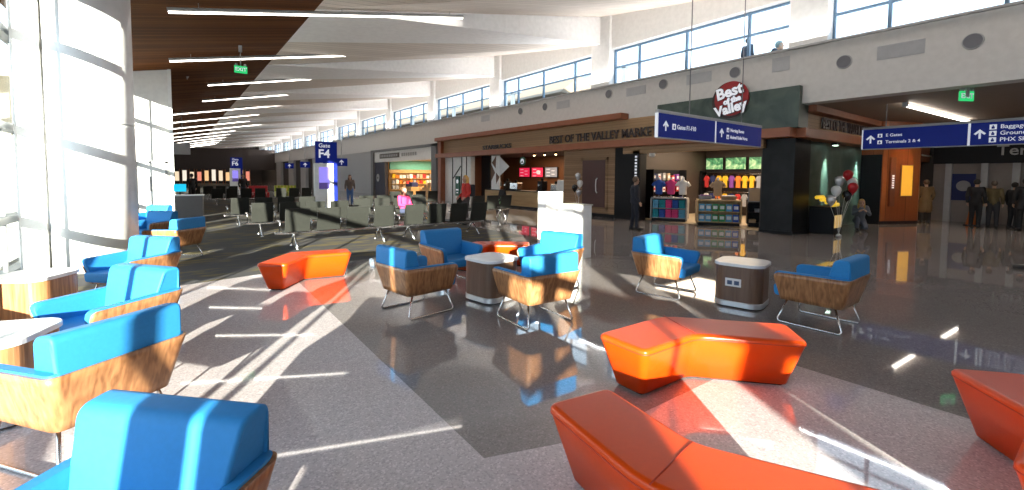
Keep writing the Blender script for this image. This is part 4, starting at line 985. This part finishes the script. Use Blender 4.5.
def stand_pose(arm=0., step=0., turn=0.):
    J = dict(pel=(0, 0, .95), wst=(0, 0, 1.10), chs=(0, -.01, 1.33), nck=(0, -.01, 1.50), hed=(0, .02, 1.63))
    for s, k in ((-1, 'l'), (1, 'r')):
        st = step * s
        J['sh' + k] = (s * .18, -.01, 1.43); J['el' + k] = (s * .24, -.03 - st * .3, 1.15); J['wr' + k] = (s * .25, .05 - st * .5 + arm * .1, .91 + arm * .1)
        J['hp' + k] = (s * .09, 0, .92); J['kn' + k] = (s * .10, .02 + st * .5, .50); J['an' + k] = (s * .105, -.02 + st, .085); J['to' + k] = (s * .12, .14 + st, .04)
    return J
def sit_pose():
    J = dict(pel=(0, 0, .53), wst=(0, -.03, .68), chs=(0, -.05, .90), nck=(0, -.04, 1.07), hed=(0, .0, 1.20))
    for s, k in ((-1, 'l'), (1, 'r')):
        J['sh' + k] = (s * .17, -.04, 1.0); J['el' + k] = (s * .23, .04, .74); J['wr' + k] = (s * .14, .26, .70)
        J['hp' + k] = (s * .09, .02, .52); J['kn' + k] = (s * .11, .42, .53); J['an' + k] = (s * .11, .44, .085); J['to' + k] = (s * .12, .60, .04)
    return J
def kneel_pose():
    J = dict(pel=(0, 0, .34), wst=(0, .05, .48), chs=(0, .12, .68), nck=(0, .17, .83), hed=(0, .24, .92))
    for s, k in ((-1, 'l'), (1, 'r')):
        J['sh' + k] = (s * .16, .13, .78); J['el' + k] = (s * .22, .26, .56); J['wr' + k] = (s * .10, .42, .66)
        J['hp' + k] = (s * .09, .02, .32); J['kn' + k] = (s * .12, .32, .10 if s < 0 else .40); J['an' + k] = (s * .11, -.08 if s < 0 else .26, .085); J['to' + k] = (s * .11, -.22 if s < 0 else .42, .04)
    return J
def person(label, loc, rz, J, top, bottom, hair, shoe=(.02, .02, .02), long_hair=False, coat=0., scale=1., skin='skin', sleeve='wr', group=None, bag=None):
    t = thing('person', label, 'person', loc, rz, group)
    t.scale = (scale,) * 3
    J = {k: V3(v) for k, v in J.items()}
    h, nk = J['hed'], J['nck']
    bm = B()
    cap(bm, J['pel'], J['wst'], .13, .12); cap(bm, J['wst'], J['chs'], .12, .145); cap(bm, J['chs'], nk - V3((0, 0, .06)), .13, .07)
    cap(bm, nk - V3((0, 0, .04)), h - V3((0, 0, .04)), .055, .052)
    ball(bm, h + V3((0, -.005, .03)), .095, .84, 1.0, 1.15); ball(bm, h + V3((0, .03, -.055)), .062, .9, 1., 1.)
    ball(bm, h + V3((0, .10, -.005)), .018, .8, 1.1, 1.2)
    for s, k in ((-1, 'l'), (1, 'r')):
        ball(bm, h + V3((s * .082, 0, .005)), .022, .5, .9, 1.3)
        cap(bm, J['chs'] + V3((s * .08, 0, .06)), J['sh' + k], .08, .062); cap(bm, J['sh' + k], J['el' + k], .058, .044); cap(bm, J['el' + k], J['wr' + k], .043, .030)
        d = (J['wr' + k] - J['el' + k]).normalized(); w = J['wr' + k]; side = V3((s, 0, 0))
        fw = (V3((0, 1, 0)) - d * d.y).normalized()
        cap(bm, w + d * .02, w + d * .085, .030, .034)
        for q, ln in enumerate((.062, .075, .07, .052)):
            b0 = w + d * .085 + fw * (.027 - .018 * q); b1 = b0 + d * ln * .6 - side * .006; cap(bm, b0, b1, .011, .0105); cap(bm, b1, b1 + d * ln * .45 - side * .02, .0105, .0095)
        cap(bm, w + d * .035 + fw * .03, w + d * .085 + fw * .062 - side * .012, .013, .011)
        cap(bm, J['pel'] + V3((s * .05, 0, -.02)), J['hp' + k], .12, .095); cap(bm, J['hp' + k], J['kn' + k], .088, .058); cap(bm, J['kn' + k], J['an' + k], .056, .038)
        cap(bm, J['an' + k] - V3((0, .03, .02)), J['to' + k], .042, .034)
    remesh(bm, .0125, 'body', skin, t)
    bm = B()
    cap(bm, J['pel'] + V3((0, 0, .02)), J['wst'], .165, .15); cap(bm, J['wst'], J['chs'], .15, .17); cap(bm, J['chs'], nk - V3((0, 0, .075)), .15, .085)
    for s, k in ((-1, 'l'), (1, 'r')):
        cap(bm, J['chs'] + V3((s * .07, 0, .06)), J['sh' + k], .10, .08); cap(bm, J['sh' + k], J['el' + k], .077, .062)
        if sleeve == 'wr': cap(bm, J['el' + k], J['wr' + k] - (J['wr' + k] - J['el' + k]).normalized() * .02, .06, .046)
        if coat:
            cap(bm, J['pel'] + V3((s * .05, 0, .0)), V3(J['hp' + k]).lerp(J['kn' + k], coat), .15, .14)
    for v in bm.verts:
        pass
    remesh(bm, .018, 'jacket' if sleeve == 'wr' else 'shirt', plain('top_cloth', top, .75), t)
    bm = B(); cap(bm, J['pel'] + V3((-.03, 0, 0)), J['pel'] + V3((.03, 0, 0)), .15, .15)
    for s, k in ((-1, 'l'), (1, 'r')):
        cap(bm, J['pel'] + V3((s * .05, 0, -.02)), J['hp' + k], .135, .108); cap(bm, J['hp' + k], J['kn' + k], .104, .077); cap(bm, J['kn' + k], J['an' + k] + V3((0, 0, .0)), .076, .062)
    remesh(bm, .018, 'trousers', plain('trouser_cloth', bottom, .8), t)
    for k in 'lr':
        bm = B(); cap(bm, J['an' + k] + V3((0, -.045, -.03)), J['to' + k] + V3((0, .03, .008)), .052, .042); 
        for v in bm.verts: v.co.z = max(v.co.z, .0)
        obj('shoe', bm, plain('shoe_leather', shoe, .4), t)
    bm = B(); ball(bm, h + V3((0, -.018, .05)), .105, .90, 1.0, 1.06, 16, 12)
    bmesh.ops.delete(bm, geom=[v for v in bm.verts if v.co.y > h.y + .055 and v.co.z < h.z + .085], context='VERTS')
    if long_hair: cap(bm, h + V3((0, -.075, .03)), h + V3((0, -.10, -.20)), .075, .05); cap(bm, h + V3((-.07, -.03, 0)), h + V3((-.08, -.03, -.16)), .035, .03); cap(bm, h + V3((.07, -.03, 0)), h + V3((.08, -.03, -.16)), .035, .03)
    obj('hair', bm, plain('hair_tone', hair, .6), t)
    for s in (-1, 1): obj('eye', ball(B(), h + V3((s * .032, .088, .02)), .011, 1.2, .6, .8, 8, 6), 'dark', t)
    obj('mouth', ball(B(), h + V3((0, .092, -.055)), .016, 1.3, .35, .35, 8, 6), plain('lips', (.35, .10, .09), .5), t)
    if bag:
        bm = B(); c = J['chs'] + V3((0, -.22, -.08)); bx(bm, c.x - .15, c.x + .15, c.y - .09, c.y + .09, c.z - .24, c.z + .2, .05, 3)
        o = obj('backpack', bm, plain('bag_cloth', bag, .7)); o.matrix_world = Matrix.LocRotScale(V3(loc), __import__('mathutils').Euler((0, 0, rz)), V3((scale,) * 3))
        tag(o, 'dark backpack on the back of the blond woman in red', 'backpack')
    return t
rzf = lambda fx, fy: math.atan2(-fx, fy)
NAVY, BLK = (.012, .014, .025), (.008, .008, .01)
person('person in a dark suit standing in front of the market entrance, turned sideways', (12.3, 9.5, 0), rzf(.8, -.5), stand_pose(.3, .05), NAVY, NAVY, (.12, .07, .04))
person('blond person in grey crouching by the balloons at the marble wall', (18.9, 5.15, 0), rzf(-.9, -.45), kneel_pose(), (.12, .13, .16), (.10, .11, .14), (.55, .33, .10), long_hair=True)
person('person in a tan coat standing in the small dark shop at the right', (24.3, 4.45, 0), rzf(.8, .5), stand_pose(.5), (.20, .12, .05), (.03, .025, .02), (.15, .09, .05), coat=.9, scale=.98)
person('person in black, left of the group at the corridor end', (23.7, 2.95, 0), rzf(.9, -.2), stand_pose(), BLK, BLK, (.02, .015, .01))
person('person in an olive jacket with his back turned in the corridor group', (24.1, 2.55, 0), rzf(1, .1), stand_pose(), (.10, .075, .03), (.03, .03, .035), (.1, .07, .05), scale=.97)
person('shorter person in black between the olive jacket and the tall man at the right', (24.2, 2.05, 0), rzf(.8, -.6), stand_pose(), BLK, BLK, (.02, .015, .01), scale=.94)
person('broad person in a black coat with legs apart at the right of the corridor group', (23.7, 1.75, 0), rzf(1, .2), stand_pose(0, .04), BLK, BLK, (.02, .015, .01), coat=.3, scale=1.02)
person('person in black at the very right edge of the corridor group', (23.9, 1.25, 0), rzf(.5, -.8), stand_pose(), BLK, (.02, .02, .03), (.03, .02, .01))
person('person in black walking in at the right edge, only a shoe in view', (13.35, .62, 0), rzf(-.5, .85), stand_pose(0, .26), (.05, .05, .05), (.04, .05, .04), (.05, .03, .02))
person('person in a bright pink top sitting behind the front seating row', (6.5, 14.92, 0), rzf(.25, -1), sit_pose(), (.62, .03, .13), (.04, .05, .1), (.18, .09, .05), long_hair=True)
person('blond person in a red top with a backpack standing behind the seats', (8.45, 14.0, 0), rzf(-.95, .1), stand_pose(.9), (.55, .035, .025), (.06, .05, .05), (.75, .42, .12), long_hair=True, bag=(.02, .02, .03))
person('long-haired person in blue jeans standing right of the gate totem', (8.1, 26.2, 0), rzf(-.3, -1), stand_pose(.6), (.16, .12, .10), (.08, .16, .38), (.14, .06, .03), long_hair=True)
person('barista in dark clothes at the left end of the coffee bar', (16.6, 23.6, 0), rzf(-.9, -.4), stand_pose(.7), (.03, .05, .08), BLK, (.04, .02, .015), sleeve='el')
person('person in dark clothes far down the concourse left of the red bench', (3.6, 33.5, 0), rzf(.3, -1), stand_pose(.3), BLK, (.05, .05, .07), (.05, .03, .02))
person('person in a black jacket far away beyond the podium', (.9, 33, 0), rzf(-.3, 1), stand_pose(.2), BLK, BLK, (.03, .02, .02))
person('roof worker silhouette standing outside the clerestory window', (16.4, 7.95, 5.1), rzf(1, -.3), stand_pose(.4), (.03, .05, .09), (.03, .05, .09), (.02, .02, .03), scale=.90)
person('roof worker silhouette crouching outside the clerestory window', (16.4, 7.2, 5.1), rzf(.3, -1), kneel_pose(), (.03, .05, .09), (.03, .05, .09), (.25, .35, .38), scale=1.2)

# ------------------------------------------------------------------ balloons
def balloons(lbl, foot, items):
    for i, (dx, dy, z, c, lab) in enumerate(items):
        t = thing('balloon', lab, 'balloon', (foot[0] + dx, foot[1] + dy, z), 0, lbl)
        m = {'silver': ('foil_silver', (.62, .62, .64), .25, .6), 'white': ('latex_white', (.75, .75, .75), .35, 0), 'red': ('latex_red', (.45, .01, .015), .3, 0), 'black': ('latex_black', (.012, .012, .014), .25, 0)}[c]
        mm = bpy.data.materials.get(m[0]) or mat(m[0], m[1], m[2], m[3])
        obj('envelope', lathe(B(), [(.012, -.185), (.05, -.15), (.105, -.075), (.135, .02), (.125, .09), (.08, .145), (.01, .168)], 20), mm, t)
        obj('knot', lathe(B(), [(.022, -.205), (.01, -.185)], 10), mm, t)
        obj('string', tube(B(), [(0, 0, -.2), (-dx * .6, -dy * .6, -.2 - (z - .3) * .5), (-dx, -dy, -z + .09)], .004, 5), 'clad', t)
    t = thing('balloon_weight', 'small weight holding the strings of the %s' % lbl, 'weight', (foot[0], foot[1], 0), 0); obj('body', lathe(B(), [(.07, 0), (.075, .05), (.03, .1)], 14), 'silver', t); obj('loop', tube(B(), [(.015 * math.cos(a), 0, .11 + .015 * math.sin(a)) for a in [i * PI / 4 for i in range(8)]], .004, 5, True), 'chrome', t)
balloons('balloons at the marble wall', (16.0, 4.85), [(.02, .12, 1.38, 'white', 'pale balloon low on the left of the cluster at the marble wall'), (-.05, .22, 1.1, 'silver', 'silver balloon lowest in the cluster at the marble wall'), (.12, .08, 1.68, 'silver', 'silver balloon near the top of the cluster at the marble wall'),
   (.5, -.02, 1.86, 'red', 'red balloon topmost at the marble wall'), (.55, -.12, 1.62, 'white', 'white balloon below the red one at the marble wall'), (.36, -.2, 1.48, 'red', 'lower red balloon at the marble wall'), (.42, -.05, 1.24, 'black', 'black balloon at the marble wall')])
balloons('balloons by the brown door', (14.55, 14.35), [(0, .05, 1.78, 'silver', 'silver balloon topmost by the brown door'), (.02, -.06, 1.45, 'white', 'white balloon by the brown door'), (-.02, .22, 1.25, 'black', 'black balloon by the brown door'), (.0, -.02, 1.05, 'silver', 'small silver balloon lowest by the brown door')])

# ------------------------------------------------------------------ light and camera
def area(name, loc, size, power, col, rot=(0, 0, 0)):
    l = bpy.data.lights.new(name, 'AREA'); l.shape = 'RECTANGLE'; l.size, l.size_y = size; l.energy = power; l.color = col
    o = bpy.data.objects.new(name, l); COL.objects.link(o); o.location = loc; o.rotation_euler = rot; return o
def spot(name, loc, tgt, power, col, ang, r=.05):
    l = bpy.data.lights.new(name, 'SPOT'); l.energy = power; l.color = col; l.spot_size = ang; l.spot_blend = .6; l.shadow_soft_size = r
    o = bpy.data.objects.new(name, l); COL.objects.link(o); o.location = loc
    o.rotation_euler = (V3(tgt) - V3(loc)).to_track_quat('-Z', 'Y').to_euler(); return o
area('market_lights', (18.6, 9.6, 3.12), (3.5, 4.6), 190, (1, .80, .58))
area('coffee_lights', (17.9, 20, 3.07), (2.0, 6), 150, (1, .68, .40))
area('gift_lights', (17.8, 34, 3.07), (3, 7), 420, (1, .78, .48))
spot('washer_light_a', (18.1, 5.62, 2.86), (18.1, 6.0, 1.9), 420, (.75, 1, .85), .62)
spot('washer_light_b', (21.3, 5.62, 2.86), (21.3, 6.0, 1.9), 420, (.75, 1, .85), .62)
spot('redwood_light', (22.2, 3.9, 3.8), (22.7, 4.95, 1.3), 110, (1, .62, .3), 1.1)
spot('nook_light', (24.8, 5.5, 3.6), (24.6, 5.4, .8), 60, (1, .7, .4), 1.2)
area('corridor_lights', (20, 1, 3.96), (.3, 6), 60, (1, .85, .7))
area('hall_lights', (7, 96.6, 5.5), (14, 1), 150, (1, .75, .5))

area('cove_uplight', (14.75, 37, 5.72), (.12, 140), 1750, (1, .985, .97), (0, math.radians(180 - 35), 0))
AZ, EL = math.radians(32.4), math.radians(10.5)
s = bpy.data.lights.new('sun', 'SUN'); s.energy = 20.; s.angle = math.radians(.53); s.color = (1, .90, .76)
so = bpy.data.objects.new('sun', s); COL.objects.link(so)
dv = V3((math.sin(AZ) * math.cos(EL), math.cos(AZ) * math.cos(EL), -math.sin(EL)))
so.rotation_euler = dv.to_track_quat('-Z', 'Y').to_euler(); so.location = (-20, -30, 12)
w = bpy.data.worlds.new('sky'); sc.world = w; w.use_nodes = True
bg = w.node_tree.nodes['Background']; bg.inputs[0].default_value = (.70, .84, 1.0, 1); bg.inputs[1].default_value = 1.8

cam = bpy.data.cameras.new('camera'); co = bpy.data.objects.new('camera', cam); COL.objects.link(co); sc.camera = co
cam.sensor_width = 36; cam.lens = 36 * 450 / 1024; cam.shift_y = -44 / 1024; cam.clip_start = .05; cam.clip_end = 600
yaw, pit, rho = math.radians(37), math.atan(24.5 / 450), .0074
Fh, Rh, up = V3((math.sin(yaw), math.cos(yaw), 0)), V3((math.cos(yaw), -math.sin(yaw), 0)), V3((0, 0, 1))
F = Fh * math.cos(pit) - up * math.sin(pit); U0 = up * math.cos(pit) + Fh * math.sin(pit)
R = Rh * math.cos(rho) + U0 * math.sin(rho); U = U0 * math.cos(rho) - Rh * math.sin(rho)
M_ = Matrix((R, U, -F)).transposed().to_4x4(); M_.translation = (0, 0, 1.75); co.matrix_world = M_
sc.view_settings.view_transform = 'Standard'; sc.view_settings.look = 'None'; sc.view_settings.gamma = 1; sc.view_settings.use_curve_mapping = False
sc.view_settings.exposure = .95
sc.cycles.use_denoising = True
sc.cycles.max_bounces = 10; sc.cycles.diffuse_bounces = 5; sc.cycles.glossy_bounces = 4; sc.cycles.transparent_max_bounces = 12
sc.cycles.sample_clamp_indirect = 6; sc.cycles.caustics_reflective = False; sc.cycles.caustics_refractive = False
